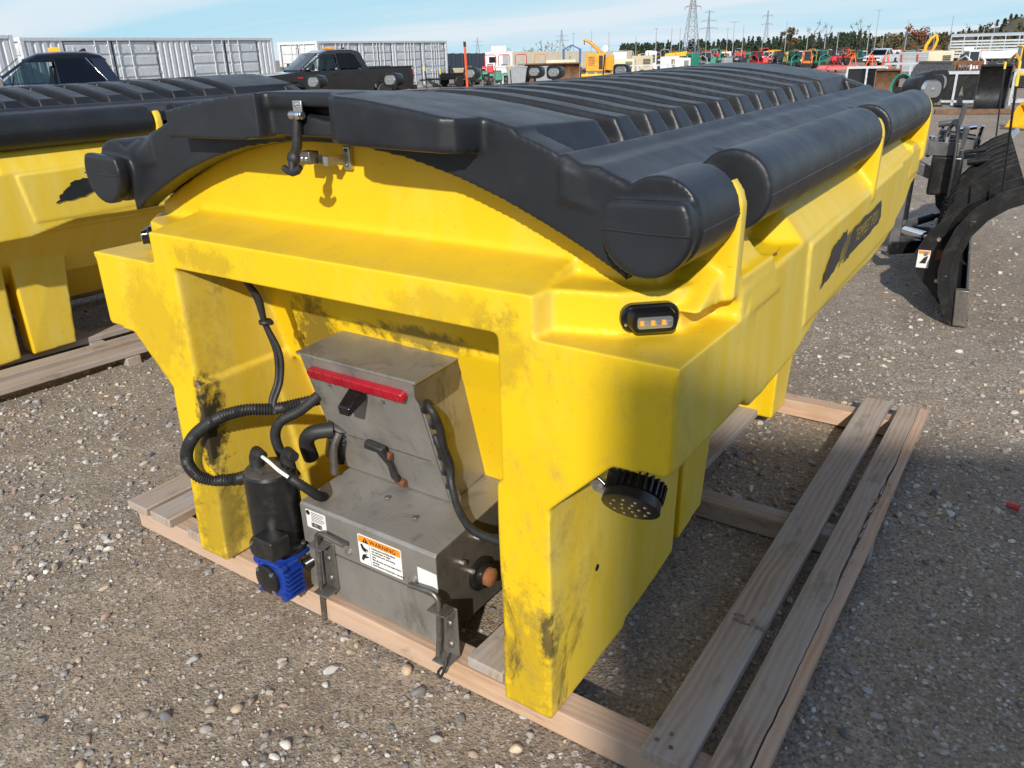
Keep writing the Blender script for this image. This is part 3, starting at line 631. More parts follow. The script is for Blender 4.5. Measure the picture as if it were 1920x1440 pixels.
# hold-down brackets with bent pins
for x0, s in ((-.155,1),(.335,1)):
    zt = .305 if x0 < 0 else .262
    b_ = MB().box(x0,x0+.062,HY-.006,HY+.001,zt-.175,zt); b_.box(x0-.012,x0+.052,HY-.052,HY,zt-.006,zt); b_.box(x0+.0,x0+.062,HY-.06,HY,zt-.175,zt-.170)
    b_ = part('pin_bracket', b_, SSd, SPR, .003)
    for zz in (zt-.06,zt-.135): part('bracket_bolt', MB().ball((x0+.034,HY-.007,zz), .0135, 14, 7, (1,.6,1)), M_steel, b_)
    xp = x0+.012
    pts = [(xp-.01,HY-.033,zt-.30 if x0 < 0 else zt-.19),(xp,HY-.032,zt-.1),(xp+.006,HY-.031,zt+.02)]
    for k in range(1,6):
        a = math.radians(90*k/5); pts.append((xp+.006+(.03-.03*math.cos(a))*(1 if x0 < 0 else -1), HY-.031, zt+.02+.03*math.sin(a)))
    pts.append((xp+.006+(.125 if x0 < 0 else -.105), HY-.035, zt+.045))
    part('bent_pin', MB().tube(pts, .0085, 12), M_steel, SPR, ang=60)
part('pull_cord', MB().tube(spl([(.385,.0,.118),(.39,-.014,.096),(.383,-.02,.07),(.372,-.02,.052),(.365,-.018,.066),(.376,-.014,.085)]), .0042, 8), M_rub, SPR, ang=60)
# side bearing of the chute
sb = part('bearing', MB().lathe([(.055,.0),(.055,.014),(.040,.018),(.040,.034)], (HX1,.25,.235), 24, 'x'), M_blkp, SPR)
part('bearing_cap', MB().lathe([(.030,.030),(.030,.050),(.022,.056),(.002,.058)], (HX1,.25,.235), 20, 'x'), M_rust, sb)
for y, z in ((.20,.275),(.30,.195),(.24,.372),(.16,.330)): part('bearing_bolt', MB().cyl((HX1-.002,y,z),(HX1+.018,y,z),.008,n=6), M_zinc, sb)
# ---- control box leaning over the housing
CB = [(.152,.888),(.355,.895),(.50,.455),(.285,.428)]
def cbp(t, d=0.0):   # point on the sloping front, t from bottom to top
    a, b2 = Vector((.285,.428)), Vector((.152,.888)); n_ = Vector((-(b2-a).y, (b2-a).x)).normalized(); p = a + (b2-a)*t + n_*d; return p
bx_ = part('control_box', MB().prism(CB, 'x', -.262, .205), SS, SPR, .003)
part('box_lid', MB().prism([(.146,.884),(.146,.892),(.358,.900),(.358,.895)], 'x', -.270, .213), SS, bx_)
part('box_lid_flange', MB().prism([(.148,.842),(.146,.89),(.355,.896),(.365,.86),(.34,.80),(.25,.79),(.178,.79)], 'x', .2055, .2085), SSd, bx_)
part('box_door', MB().prism([tuple(cbp(.02,.001)), tuple(cbp(.02,.004)), tuple(cbp(.985,.004)), tuple(cbp(.985,.001))], 'x', -.256, .199), SS, bx_)
ux = Vector((0, cbp(1).x-cbp(0).x, cbp(1).y-cbp(0).y)).normalized(); un = Vector((0, (cbp(0,1)-cbp(0)).x, (cbp(0,1)-cbp(0)).y)).normalized()
def on_box(x, t, d=.004):
    p = cbp(t, d); m_ = Matrix((Vector((1,0,0)), ux, un)).transposed().to_4x4(); m_.translation = Vector((x, p.x, p.y)); return m_
red = part('brake_light_bar', MB().prism(rrect(.395,.036,.017), 'z', -.003, .022).xf(on_box(-.032,.885)), M_red, bx_, .006, 3, label='red brake light bar')
for i in range(-4,5): part('lens_rib', MB().box(i*.04-.0008,i*.04+.0008,-.017,.017,.018,.0228).xf(on_box(-.032,.885)), M_red, red)
for x in (-.18,.18): part('screw', MB().ball((x,0,.0225), .006, 8, 5, (1,1,.5)).xf(on_box(-.032,.885)), M_red, red)
part('plate_lamp', MB().hexa([(-.028,-.022,0),(.028,-.022,0),(.030,.018,0),(-.030,.018,0),(-.024,-.034,.085),(.022,-.034,.085),(.024,-.006,.080),(-.026,-.006,.080)]).xf(on_box(-.035,.815)), M_blkg, bx_, .007, 3)
for x, t in ((-.165,.795),(.055,.775)): 
    pl_ = part('rivet_plate', MB().box(-.009,.009,-.009,.009,-.001,.002).xf(on_box(x,t)), M_zinc, bx_); part('rivet', MB().ball((0,0,.002), .004, 8, 5, (1,1,.5)).xf(on_box(x,t)), M_steel, pl_)
part('box_seam', MB().box(-.175,.175,-.0015,.0015,0,.0012).xf(on_box(.0,.36)), M_steel, bx_)
dl = part('draw_latch', MB().tube([(.0,.085,.025),(.012,.06,.022),(.018,.02,.016),(.02,-.03,.018),(.03,-.055,.012)], [.012,.013,.010,.012,.009], 10).xf(on_box(-.015,.20)), M_rub, bx_, ang=60)
part('latch_handle', MB().hexa([(-.058,.075,.012),(.025,.072,.012),(.025,.098,.012),(-.050,.108,.012),(-.058,.078,.035),(.02,.075,.035),(.02,.095,.035),(-.050,.104,.035)]).xf(on_box(-.015,.20)), M_rub, dl, .005)
part('latch_hinge', MB().cyl((-.002,.058,.012),(.032,.052,.012),.013,n=12).xf(on_box(-.015,.20)), M_rust, dl)
part('latch_hinge', MB().cyl((.012,-.056,.010),(.05,-.060,.010),.013,n=12).xf(on_box(-.015,.20)), M_rust, dl)
# grommets and the cable down the side of the box
gy = [(.225,.800),(.255,.735),(.268,.675),(.282,.62),(.296,.56),(.31,.505)]
for i, (y, z) in enumerate(gy):
    part('grommet', MB().lathe([(.019 if i else .022,0),(.019 if i else .022,.008),(.012,.012),(.003,.012)], (.2055,y-.035+.0,z), 18, 'x'), M_rub, bx_)
def corrugated(pts, r, n=12, pitch=.0075, dep=.16):
    P_ = [Vector(p) for p in pts]; out = []
    for i in range(len(P_)-1):     # Catmull-Rom
        p0, p1, p2, p3 = P_[max(i-1,0)], P_[i], P_[i+1], P_[min(i+2,len(P_)-1)]; k = max(2, int((p2-p1).length/pitch*2))
        for j in range(k):
            t = j/k; out.append(.5*((2*p1)+(p2-p0)*t+(2*p0-5*p1+4*p2-p3)*t*t+(3*p1-p0-3*p2+p3)*t**3))
    out.append(P_[-1])
    rr = [r*(1+(dep if i % 2 else -dep*.4)) for i in range(len(out))]
    return MB().tube(out, rr, n)
part('cable_conduit', corrugated([(.212,.195,.803),(.235,.19,.785),(.238,.21,.73),(.236,.225,.66),(.236,.25,.59),(.245,.24,.53),(.30,.20,.478),(.38,.16,.462),(.47,.15,.462),(.60,.15,.47)], .011), M_rub, SPR, ang=80)
part('cable_conduit', corrugated([(.212,.215,.70),(.228,.215,.66),(.230,.245,.58),(.250,.235,.52),(.31,.20,.462),(.39,.165,.448),(.58,.165,.455)], .009), M_rub, SPR, ang=80)
# ---- motor and gearbox
MX, MY = -.350, .030
mo = part('motor', MB().lathe([(.002,.470),(.078,.470),(.084,.462),(.084,.215),(.090,.212),(.100,.205),(.100,.188),(.080,.182)], (MX,MY,0), 36), M_blkp, SPR)
part('motor_cap', MB().lathe([(.001,.4725),(.074,.4725),(.078,.470)], (MX,MY,0), 32), M_steel, mo)
for k in range(8):
    a = 2*math.pi*k/8+.2; part('flange_bolt', MB().cyl((MX+.092*math.cos(a),MY+.092*math.sin(a),.204),(MX+.092*math.cos(a),MY+.092*math.sin(a),.214),.008,n=6), M_zinc, mo)
for dx_, dy_, hx in ((-.045,-.01,.12),(.045,.04,.09)):
    tm = part('terminal_boot', MB().tube([(MX+dx_,MY+dy_,.465),(MX+dx_,MY+dy_,.505),(MX+dx_+.012,MY+dy_-.004,.525),(MX+dx_+.05,MY+dy_-.01,.522)], [.024,.022,.021,.017], 12), M_rub, mo, ang=60)
part('junction_block', MB().box(MX+.03,MX+.12,MY-.128,MY-.055,.225,.295), M_blkp, mo, .006)
part('white_cable', MB().tube(spl([(MX+.0,MY-.02,.522),(MX+.05,MY-.035,.525),(MX+.10,MY-.04,.51),(MX+.14,MY-.03,.487)]), .006, 8), M_wirew, SPR, ang=60)
part('motor_conduit', corrugated([(MX+.13,MY-.03,.492),(MX+.165,MY-.01,.46),(MX+.18,MY+.03,.41),(MX+.15,MY+.08,.37)], .014), M_rub, SPR, ang=80)
GX, GY = -.305, .005
gb = part('gearbox', MB().box(GX-.068,GX+.062,GY-.066,GY+.01,.052,.178), M_blue, SPR, .008)
part('gearbox_flange', MB().lathe([(.096,.176),(.098,.180),(.098,.188),(.06,.19)], (MX+.01,MY,0), 30), M_blue, gb)
part('gearbox_cover', MB().lathe([(.052,.0),(.052,-.012),(.046,-.016),(.010,-.018),(.001,-.018)], (GX-.012,GY-.066,.114), 28, 'y'), M_blkp, gb)
for a in (45,135,225,315): part('cover_screw', MB().cyl((GX-.012+.046*math.cos(math.radians(a)),GY-.074,.114+.046*math.sin(math.radians(a))),(GX-.012+.046*math.cos(math.radians(a)),GY-.084,.114+.046*math.sin(math.radians(a))),.0065,n=6), M_zinc, gb)
for i in range(6): part('gearbox_fin', MB().box(GX+.060,GX+.076,GY-.060,GY+.006,.060+i*.018,.067+i*.018), M_blue, gb)
for sx_ in (-1,1):
    for sz_ in (0,1): part('gearbox_lug', MB().cyl((GX-.003+sx_*.058,GY-.070,.062+sz_*.108),(GX-.003+sx_*.058,GY-.05,.062+sz_*.108),.014,n=14), M_blue, gb)
part('drive_shaft', MB().cyl((GX+.05,GY+.03,.13),(HX0+.02,HY+.04,.16),.022,n=16), M_blkp, SPR)
for o_ in [x for x in COL.objects if x.parent == SPR and x.name.split('.')[0] in ('motor','gearbox','white_cable','motor_conduit','drive_shaft')]:
    for q_ in (o_, *ALLCH(o_)): q_.data.transform(Matrix.Translation((.016,0,.048)))
# ---- conduits in the bay
part('large_conduit', corrugated([(-.485,.10,.43),(-.56,.04,.405),(-.625,-.03,.425),(-.640,-.06,.50),(-.60,-.05,.59),(-.53,.0,.655),(-.46,.06,.68),(-.39,.13,.675),(-.33,.19,.685),(-.27,.24,.70)], .0185, 14, .009), M_rub, SPR, ang=80)
part('sheathed_hose', MB().tube(spl([tuple(Vector((-.33,.13,.44))), (-.37,.12,.50),(-.385,.11,.58),(-.36,.12,.64),(-.30,.16,.68),(-.25,.20,.73)]), .017, 12), M_rub, SPR, ang=60)
part('sheathed_hose', MB().tube(spl([(-.33,.20,.48),(-.32,.18,.55),(-.28,.18,.595),(-.22,.22,.605)]), .026, 12), M_rub, SPR, ang=60)
for k, off in enumerate((0,.016)):
    part('wire_loom', MB().tube(spl([(-.47+off*.2,.10,1.135),(-.445,.12,1.115),(-.435+off,.155,1.04),(-.43+off*.3,.17,.95),(-.415+off*1.3,.185,.85),(-.41+off*1.2,.17,.76),(-.405+off,.13,.70),(-.38,.12,.665)]), .0085, 10), M_rub, SPR, ang=60)
part('cable_tie', MB().lathe([(.020,-.006),(.022,0),(.020,.006)], (-.427,.172,.955), 14).box(-.412,-.395,.165,.178,.950,.962), M_rub, SPR)
part('loom_gland', MB().hexa([(-.545,.06,1.115),(-.45,.06,1.115),(-.44,.14,1.115),(-.53,.14,1.115),(-.55,.055,1.146),(-.44,.055,1.146),(-.43,.15,1.146),(-.54,.15,1.146)]), M_blkp, SPR, .008)
sol = part('solenoid', MB().cyl((-.30,.30,.46),(-.23,.27,.585),.052,n=20), M_blkp, SPR, .008)
part('solenoid_boot', corrugated([(-.245,.275,.56),(-.225,.268,.60),(-.21,.262,.63)], .050, 16, .018, .12), M_rub, sol, ang=70)
for y in (-.0,):
    part('bay_pipe', MB().tube(spl([(-.20,.22,.60),(-.215,.20,.54),(-.225,.2,.45)]), .013, 10), M_steel, SPR, ang=60)
# ---- decal on the flange: paint-stroke panel with lettering
def jag(pts, amp, seed, n=6):
    r = random.Random(seed); out = []
    for (a, b), (c, d) in zip(pts, pts[1:]+pts[:1]):
        for k in range(n):
            t = k/n; out.append((a+(c-a)*t + (r.uniform(-amp,amp) if k else 0), b+(d-b)*t + (r.uniform(-amp,amp)*.6 if k else 0)))
    return out
SX = lambda y: 1.048*(1 - .045*min(max((y-.4)/2.7,0),1)) + .0045
def decal(name, poly, mat, t=.0012, par=None, label=None):
    m_ = MB(); n_ = len(poly); a = [(SX(y),y,z) for y,z in poly]; b2 = [(SX(y)+t,y,z) for y,z in poly]
    m_.add(a+b2, [tuple(range(n_)), tuple(range(2*n_-1,n_-1,-1))] + [(i,(i+1)%n_,(i+1)%n_+n_,i+n_) for i in range(n_)])
    return part(name, m_, mat, par or SPR, label=label)
dc = decal('side_decal', jag([(1.10,1.035),(1.20,1.045),(1.33,1.075),(1.40,1.165),(1.30,1.150),(1.20,1.135),(1.15,1.085)], .012, 5, 5), M_decal, label='torn black paint-stroke decal with lettering')
decal('decal_stroke', jag([(1.42,1.05),(1.50,1.06),(1.99,1.075),(2.03,1.10),(1.99,1.165),(1.53,1.150),(1.47,1.10)], .009, 9, 6), M_decal, .0012, dc)
for k in range(7):
    y = 1.34+k*.021; decal('decal_splinter', [(y,1.05+.008*(k%3)),(y+.006,1.05+.008*(k%3)),(y+.045,1.14+.01*(k%2)),(y+.036,1.142)], M_decal, .0010, dc)
def side_m(y, z): 
    m_ = Matrix((Vector((0,1,0)), Vector((0,0,1)), Vector((1,0,0)))).transposed().to_4x4(); m_.translation = Vector((SX(y+.25)+.0030, y, z)); return m_
lt_ = put_text('decal_lettering', 'TEMPEST P201', .066, M_decaly, dc, side_m(1.545,1.088) @ Matrix.Rotation(.02,4,'Z'), sx=1.0, shear=.15)
for v_ in lt_.data.vertices: v_.co.x = SX(v_.co.y) + .0022
# small wood screw hole on the leg side, moth on the shoulder
part('plug_hole', MB().lathe([(.001,.0),(.010,.0),(.011,-.004)], (.744,.24,.42), 14, 'x'), M_ink, SPR)
moth = MB().ball((1.005,.70,1.225), .006, 8, 5, (.8,2.2,.7)); moth.tube([(1.005,.712,1.228),(1.01,.725,1.24)], .001, 4)
o = part('moth', moth, M_rust); tag(o, 'small brown moth resting on the yellow shoulder below the roll', 'insect')
# ---------------------------------------------------------------- pallets
def board(parent, mat, p0, p1, w, t, name='board', seed=0, z=0.0):
    """a length of sawn lumber lying from p0 to p1 (x, y), top at z+t; local x runs along the grain"""
    p0 = Vector((*p0, 0)); p1 = Vector((*p1, 0)); L = (p1-p0).length; r = random.Random(seed)
    n = 7; rings = []
    for i in range(n):
        x = L*i/(n-1); j = lambda: r.uniform(-.0016, .0016)
        rings.append([(x, j(), j()), (x, w+j(), j()), (x, w+j(), t+j()), (x, j(), t+j())])
    o = part(name, MB().loft(rings), mat, parent, .004, 2, ang=50)
    o.location = (p0.x, p0.y, z); o.rotation_euler = (0, 0, math.atan2(p1.y-p0.y, p1.x-p0.x)); return o
PT, BT = .082, .0355
PAL = thing('wooden_pallet', 'rough lumber pallet of long planks and cross skids under the spreader with the tail bay', 'pallet', (0,0,0))
for i, (x0, y0, x1, y1, mt) in enumerate(((-1.215,.028,1.30,.028,M_new),(-1.2,1.255,1.285,1.275,M_old),(-1.2,2.405,1.27,2.40,M_new))):
    board(PAL, mt, (x0,y0), (x1,y1), .085, PT, 'skid', 20+i)
for i, (xa, xb, ye, w, mt) in enumerate(((-1.245,-1.245,2.55,.125,M_old),(-1.095,-1.09,2.55,.125,M_old),(-.86,-.86,2.5,.125,M_old),(.56,.60,2.20,.125,M_old),(1.118,1.115,2.555,.122,M_old))):
    # drawn front to back, so the width extends to the left of the line
    board(PAL, mt, (xa+w if i < 3 else xa, .012 if i != 3 else .03), (xb+w if i < 3 else xb, ye), w, BT, 'plank', 40+i, PT+.0005)
# split outer plank: two lengths with a torn edge between them
def split_plank():
    r = random.Random(5); ys = np.linspace(.0, 2.55, 110)
    edge = [1.157 + .086 + .016*vnoise(np.array([y*1.7+3]), np.array([.5]), 21)[0] + .010*vnoise(np.array([y*9+3]), np.array([2.5]), 22)[0] + .004*vnoise(np.array([y*31]), np.array([4.5]), 23)[0] for y in ys]
    gap = [max(.0010, .009*math.exp(-((y-1.45)/.45)**2) + .0035*math.exp(-((y-.25)/.3)**2) + .004*vnoise(np.array([y*14]), np.array([6.5]), 24)[0]) for y in ys]
    def strip(xa, xb, ztop):
        m_ = MB(); m_.loft([[(xa(i),ys[i],PT+.0005),(xb(i),ys[i],PT+.0005),(xb(i),ys[i],ztop(i)),(xa(i),ys[i],ztop(i))] for i in range(len(ys))]); return m_
    R90 = Matrix.Rotation(-math.pi/2, 4, 'Z')
    a = strip(lambda i: 1.157, lambda i: edge[i]-gap[i], lambda i: PT+BT)
    b = strip(lambda i: edge[i]+gap[i]*.3, lambda i: 1.281+.006*math.exp(-((ys[i]-1.3)/.4)**2), lambda i: PT+BT-.004-.010*math.exp(-((ys[i]-1.2)/.5)**2))
    for nm, mb_, mt in (('plank', a, M_old), ('plank', b, M_new)):
        mb_.xf(R90); o = part(nm, mb_, mt, PAL, .0015, 1, ang=30); o.rotation_euler = (0,0,math.pi/2)
    for k in range(9):
        y = 1.0+.09*k+r.uniform(-.02,.02); x = np.interp(y, ys, edge)
        o = part('splinter', MB().hexa([(0,0,0),(.005,0,0),(.004,.09,-.01),(.003,.09,-.01),(0,0,.004),(.005,0,.004),(.004,.09,-.008),(.003,.09,-.008)]), M_new, PAL)
        o.location = (x+r.uniform(-.008,.012), y, PT+BT-.006); o.rotation_euler = (r.uniform(-.1,.1), 0, r.uniform(-.15,.05))
split_plank()
for x, y in ((1.02,.055),(1.06,.05),(1.045,.09)):
    part('nail_head', MB().lathe([(.001,.0012),(.006,.0012),(.006,0)], (x,y,PT+BT), 10), M_steel, PAL)
for i, t in enumerate(('470   2', 'HLDA  KD HT')):
    me = text_mesh(t, .022, .0003); me.transform(Matrix.Translation((1.015+.006*i,.62-.025*i,PT+BT+.0012))); link('lumber_stamp', me, M_steel, PAL)
# ---------------------------------------------------------------- second spreader and its pallet
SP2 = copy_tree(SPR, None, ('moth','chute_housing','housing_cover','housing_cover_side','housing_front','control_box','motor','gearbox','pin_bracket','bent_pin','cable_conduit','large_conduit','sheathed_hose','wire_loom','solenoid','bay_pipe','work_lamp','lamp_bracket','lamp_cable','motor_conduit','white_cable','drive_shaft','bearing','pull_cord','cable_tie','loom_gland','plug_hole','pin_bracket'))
SP2.location = (-4.17, -.11, -.03); SP2.rotation_euler = (0, 0, -.083); SP2['label'] = 'yellow salt spreader with black lid parked beside the first, in front of the dark pickup'
PL2 = thing('wooden_pallet', 'weathered lumber pallet under the spreader in front of the dark pickup', 'pallet', (-4.17,-.11,-.03), -.083)
for i, (y0, mt) in enumerate(((.03,M_old),(1.25,M_old),(2.40,M_old))): board(PL2, mt, (-1.1,y0), (1.14,y0), .085, PT, 'skid', 60+i)
for i, xa in enumerate((-1.0,-.6,.52,.80,1.0)):
    board(PL2, M_old, (xa+.125,-.02), (xa+.125,2.55), .125, BT, 'plank', 70+i, PT+.0005)
# ---------------------------------------------------------------- litter
o = part('torn_sleeve', MB().lathe([(.012,.0),(.013,.03),(.016,.045),(.014,.046),(.011,.032)], n=12, axis='x').xf(Matrix.Translation((1.66,1.98,.014)) @ Matrix.Rotation(-.2,4,'Z')), simple('red_plastic', (.55,.06,.06), .5)); tag(o, 'torn red plastic sleeve lying on the gravel beside the split plank', 'litter')
o = part('wire_offcut', MB().tube([(1.80,2.02,.012),(1.87,1.98,.02),(1.92,1.90,.012),(1.93,1.82,.01),(1.88,1.76,.014),(1.82,1.74,.006)], .0022, 6), M_steel, ang=70); tag(o, 'thin bent wire offcut lying on the gravel by the red sleeve', 'wire')
# ---------------------------------------------------------------- snow plows
def helix(p0, p1, r, turns, n=8, wire=.008, seg=12):
    p0, p1 = Vector(p0), Vector(p1); ax_ = (p1-p0).normalized(); u = ax_.orthogonal().normalized(); w = ax_.cross(u); K = int(turns*seg)
    return MB().tube([p0+(p1-p0)*(i/K)+(u*math.cos(2*math.pi*i/seg)+w*math.sin(2*math.pi*i/seg))*r for i in range(K+1)], wire, n)
PLB = simple('plow_black', (.010,.010,.011), .34, 0, .3, 5, .35, (.07,.062,.05))
PLG = simple('plow_grey', (.16,.16,.165), .40, .5, .2, 8, .4)
M_galv2 = simple('pale_steel', (.45,.48,.52), .35, .6, .1, 8)
ARC = [(.03,.02),(-.03,.10),(-.075,.22),(-.095,.34),(-.085,.47),(-.045,.60),(.03,.71),(.13,.79),(.24,.84)]
def off(d):
    out = []
    for i, (y, z) in enumerate(ARC):
        a = Vector(ARC[max(i-1,0)]); b = Vector(ARC[min(i+1,len(ARC)-1)]); t = (b-a).normalized(); out.append((y-t.y*d, z+t.x*d))
    return out
def plow_lamp(c, rz, parent):
    R = Matrix.Translation(c) @ Matrix.Rotation(rz, 4, 'Z')
    r = lambda w, h, y: [(u, y, v) for u, v in rrect(w, h, min(.06, h*.45))]
    o = part('lamp_housing', MB().loft([r(.13,.09,.17), r(.22,.16,.12), r(.26,.19,0), r(.265,.195,-.03)]).xf(R), PLB, parent)
    part('lamp_lens', MB().loft([r(.20,.135,-.026), r(.17,.11,-.05)]).xf(R), M_lens, o); part('reflector', MB().ball((0,-.030,0), .045, 12, 6, (1,.5,1)).xf(R), M_chrome, o); return o
def make_plow(name, label, loc, rz, L=1.42, lamps=True, group=None):
    t = thing(name, label, 'snow plow', (loc[0], loc[1], gz(loc[0], loc[1])), rz, group)
    for s in (-1, 1):
        mbd = MB(); inner, outer = off(0), off(.012); x0, x1 = (.02, L) if s > 0 else (-L, -.02)
        mbd.prism(inner + outer[::-1], 'x', x0, x1); part('moldboard', mbd, PLB, t, ang=50)
        part('cutting_edge', MB().box(x0, x1, .02, .036, 0, .13), M_steel, t, .002)
        for k, x in enumerate((.06,.34,.60,.84,L-.52,L-.26,L-.012)):
            w = .078 if k == 6 else (.15 if k < 5 else .10)
            part('rib', MB().prism(off(.0 if k < 6 else -.03) + off(w)[::-1], 'x', s*x-.006, s*x+.006), PLB, t, ang=50)
        for y, z in ((-.13,.30),(-.03,.66)): part('stiffener', MB().box(x0, x1, y-.02, y+.02, z-.022, z+.022), PLB, t, .004)
        part('wear_shoe', MB().hexa([(s*L-.05,-.03,0),(s*L+.02,-.03,0),(s*L+.02,.05,0),(s*L-.05,.05,0),(s*L-.04,-.05,.24),(s*L+.02,-.05,.24),(s*L+.02,.03,.24),(s*L-.04,.03,.24)]), M_steel, t, .004)
        gp_ = [(-.06,.06),(-.16,.10),(-.30,.26),(-.33,.40),(-.26,.56),(-.12,.70),(.06,.82),(.10,.77),(-.03,.66),(-.10,.50),(-.115,.36)]
        part('gusset', MB().prism(gp_, 'x', s*(L-.26)-.006, s*(L-.26)+.006), PLB, t)
        for yy, zz in ((-.20,.50),(-.26,.40),(-.17,.22)): part('gusset_bolt', MB().cyl((s*(L-.256),yy,zz),(s*(L-.240),yy,zz),.014,n=6), M_zinc, t)
        part('gusset_slot', MB().box(min(s*(L-.2535),s*(L-.2520)),max(s*(L-.2535),s*(L-.2520)),-.20,-.13,.36,.43), M_rust, t)
        for xx in (.45, .92): part('trip_spring', helix((s*xx,-.15,.62), (s*xx,-.22,.16), .042, 17, 6, .010, 10), M_rub, t, ang=80)
        part('angle_ram', MB().cyl((s*.14,-.46,.30),(s*.42,-.30,.32),.036,n=14).cyl((s*.42,-.30,.32),(s*.66,-.14,.34),.020,n=12), M_chrome if s > 0 else PLG, t)
        part('push_beam', MB().hexa([(s*.02,-.08,.16),(s*.10,-.08,.16),(s*.46,-.54,.16),(s*.38,-.54,.16),(s*.02,-.08,.26),(s*.10,-.08,.26),(s*.46,-.54,.26),(s*.38,-.54,.26)]), PLB, t, .006)
        part('tower_post', MB().box(s*.36-.035, s*.36+.035, -.56,-.48, .16, 1.02), PLG, t, .006)
        part('guide_stick', MB().cyl((s*(L-.08),.10,.78),(s*(L-.03),.05,1.50),.007,n=8), PLB, t); part('stick_flag', MB().cyl((s*(L-.032),.052,1.47),(s*(L-.03),.05,1.53),.010,n=8), simple('stick_yellow', (.75,.55,.05), .5), t)
    wl2 = part('warning_label', MB().box(L-.2537, L-.2515, -.31,-.235, .30,.42), M_white, t); wl2.location.x = .0
    part('label_band', MB().box(L-.2516, L-.2505, -.307,-.238, .395,.417), M_orange, wl2); part('label_pictogram', MB().hexa([(L-.2516,-.295,.33),(L-.2516,-.255,.33),(L-.2516,-.245,.385),(L-.2516,-.27,.37),(L-.2503,-.295,.33),(L-.2503,-.255,.33),(L-.2503,-.245,.385),(L-.2503,-.27,.37)]), M_ink, wl2)
    part('centre_hinge', MB().cyl((0,-.09,.10),(0,-.09,.74),.035,n=14), PLG, t)
    part('hydraulic_pack', MB().box(-.24,.20,-.36,-.14,.60,.90), PLB, t, .02, 3)
    for k in range(6):
        x = -.22+.07*k; part('valve_block', MB().box(x,x+.05,-.40,-.18,.90,.96+.02*(k%3)), PLG if k % 2 else M_steel, t, .004); part('fitting', MB().cyl((x+.025,-.28,.96),(x+.025,-.28,1.04),.016,n=6), M_zinc, t)
        part('hydraulic_hose', MB().tube(spl([(x+.02,-.30,1.02),(x+.0,-.26,1.12),(x+.12,-.22,1.10),(x+.22,-.2,.86),(x+.2,-.2,.55)]), .012, 8), M_rub, t, ang=70)
    rp = random.Random(13)
    for k in range(14):
        x, y, z = rp.uniform(-.75,.1), rp.uniform(-.42,-.05), rp.uniform(.82,1.12); d_ = rp.choice(((.14,0,.02),(.02,.15,.03),(.03,.02,.16)))
        part('hydraulic_fitting', MB().cyl((x,y,z),(x+d_[0],y+d_[1],z+d_[2]),rp.uniform(.014,.026),n=10), rp.choice((M_chrome,PLG,M_blkp)), t)
    for k in range(4):
        x = -.70+.16*k; part('bracket_plate', MB().hexa([(x,-.30,.70),(x+.012,-.30,.70),(x+.012,-.02,.62),(x,-.02,.62),(x,-.36,1.02),(x+.012,-.36,1.02),(x+.012,-.08,.98),(x,-.08,.98)]), PLG if k % 2 else PLB, t)
    part('deflector_flag', MB().hexa([(-L+.15,.14,.84),(-L+.55,.14,.84),(-L+.55,.15,.84),(-L+.15,.15,.84),(-L+.15,.24,.98),(-L+.55,.24,.98),(-L+.55,.25,.98),(-L+.15,.25,.98)]), M_galv2, t)
    part('cross_bar', MB().box(-.42,.42,-.56,-.50,.98,1.06), PLB, t, .006)
    part('lift_arm', MB().hexa([(-.05,-.55,.78),(.05,-.55,.78),(.05,-.12,.60),(-.05,-.12,.60),(-.05,-.55,.88),(.05,-.55,.88),(.05,-.12,.68),(-.05,-.12,.68)]), PLG, t, .006)
    for s in (-1, 1):
        part('lamp_bracket', MB().tube([(s*.40,-.53,1.0),(s*.52,-.53,1.2),(s*.52,-.53,1.33)], .016, 8), PLB, t, ang=60)
        if lamps: plow_lamp((s*.52,-.46,1.40), math.pi-.64, t)
    return t
make_plow('snow_plow', 'black two-winged snow plow standing just beyond the spreader with the decal', (1.05,5.95), math.radians(-84.5), 1.62)
rear_plows = [((-6.4,6.6),'black snow plow with paired lamps behind the lid, nearest the dark pickup'), ((-6.0,9.6),'black snow plow with paired lamps behind the lid, second from the dark pickup'), ((-4.6,9.9),'black snow plow with paired lamps beside the orange marker stake')]
for (p, lab) in rear_plows: make_plow('snow_plow', lab, p, math.radians(215), 1.25)
def stake(loc, h, mat, label, lean=(0,0), tip=None, r=.016):
    t = thing('marker_stake', label, 'stake', (loc[0], loc[1], gz(*loc)))
    part('shaft', MB().cyl((0,0,0),(lean[0],lean[1],h),r,n=10), mat, t); part('tip', MB().cyl((lean[0],lean[1],h-.005),(lean[0]*1.02,lean[1]*1.02,h+.06),r*1.15,n=10), tip or M_rub, t); return t
M_org = simple('safety_orange', (.80,.10,.02), .5, 0, .1); M_yelp = simple('machine_yellow', (.74,.40,.02), .42, 0, .15, 5, .3, (.15,.09,.03)); M_redp = simple('machine_red', (.50,.018,.022), .38, 0, .15, 5, .2)
stake((-5.62,8.2), 1.80, M_org, 'orange plastic marker stake with black cap standing behind the lid', (-.05,.0), None, .017)
stake((-13.4,23.4), 1.25, M_redp, 'short red stake with white tip in front of the rusty bucket', (0,0), M_white, .02)
stake((-12.6,25.2), 1.65, M_blkp, 'black stake with yellow tip in front of the orange chipper', (.12,.0), M_yelp, .025)
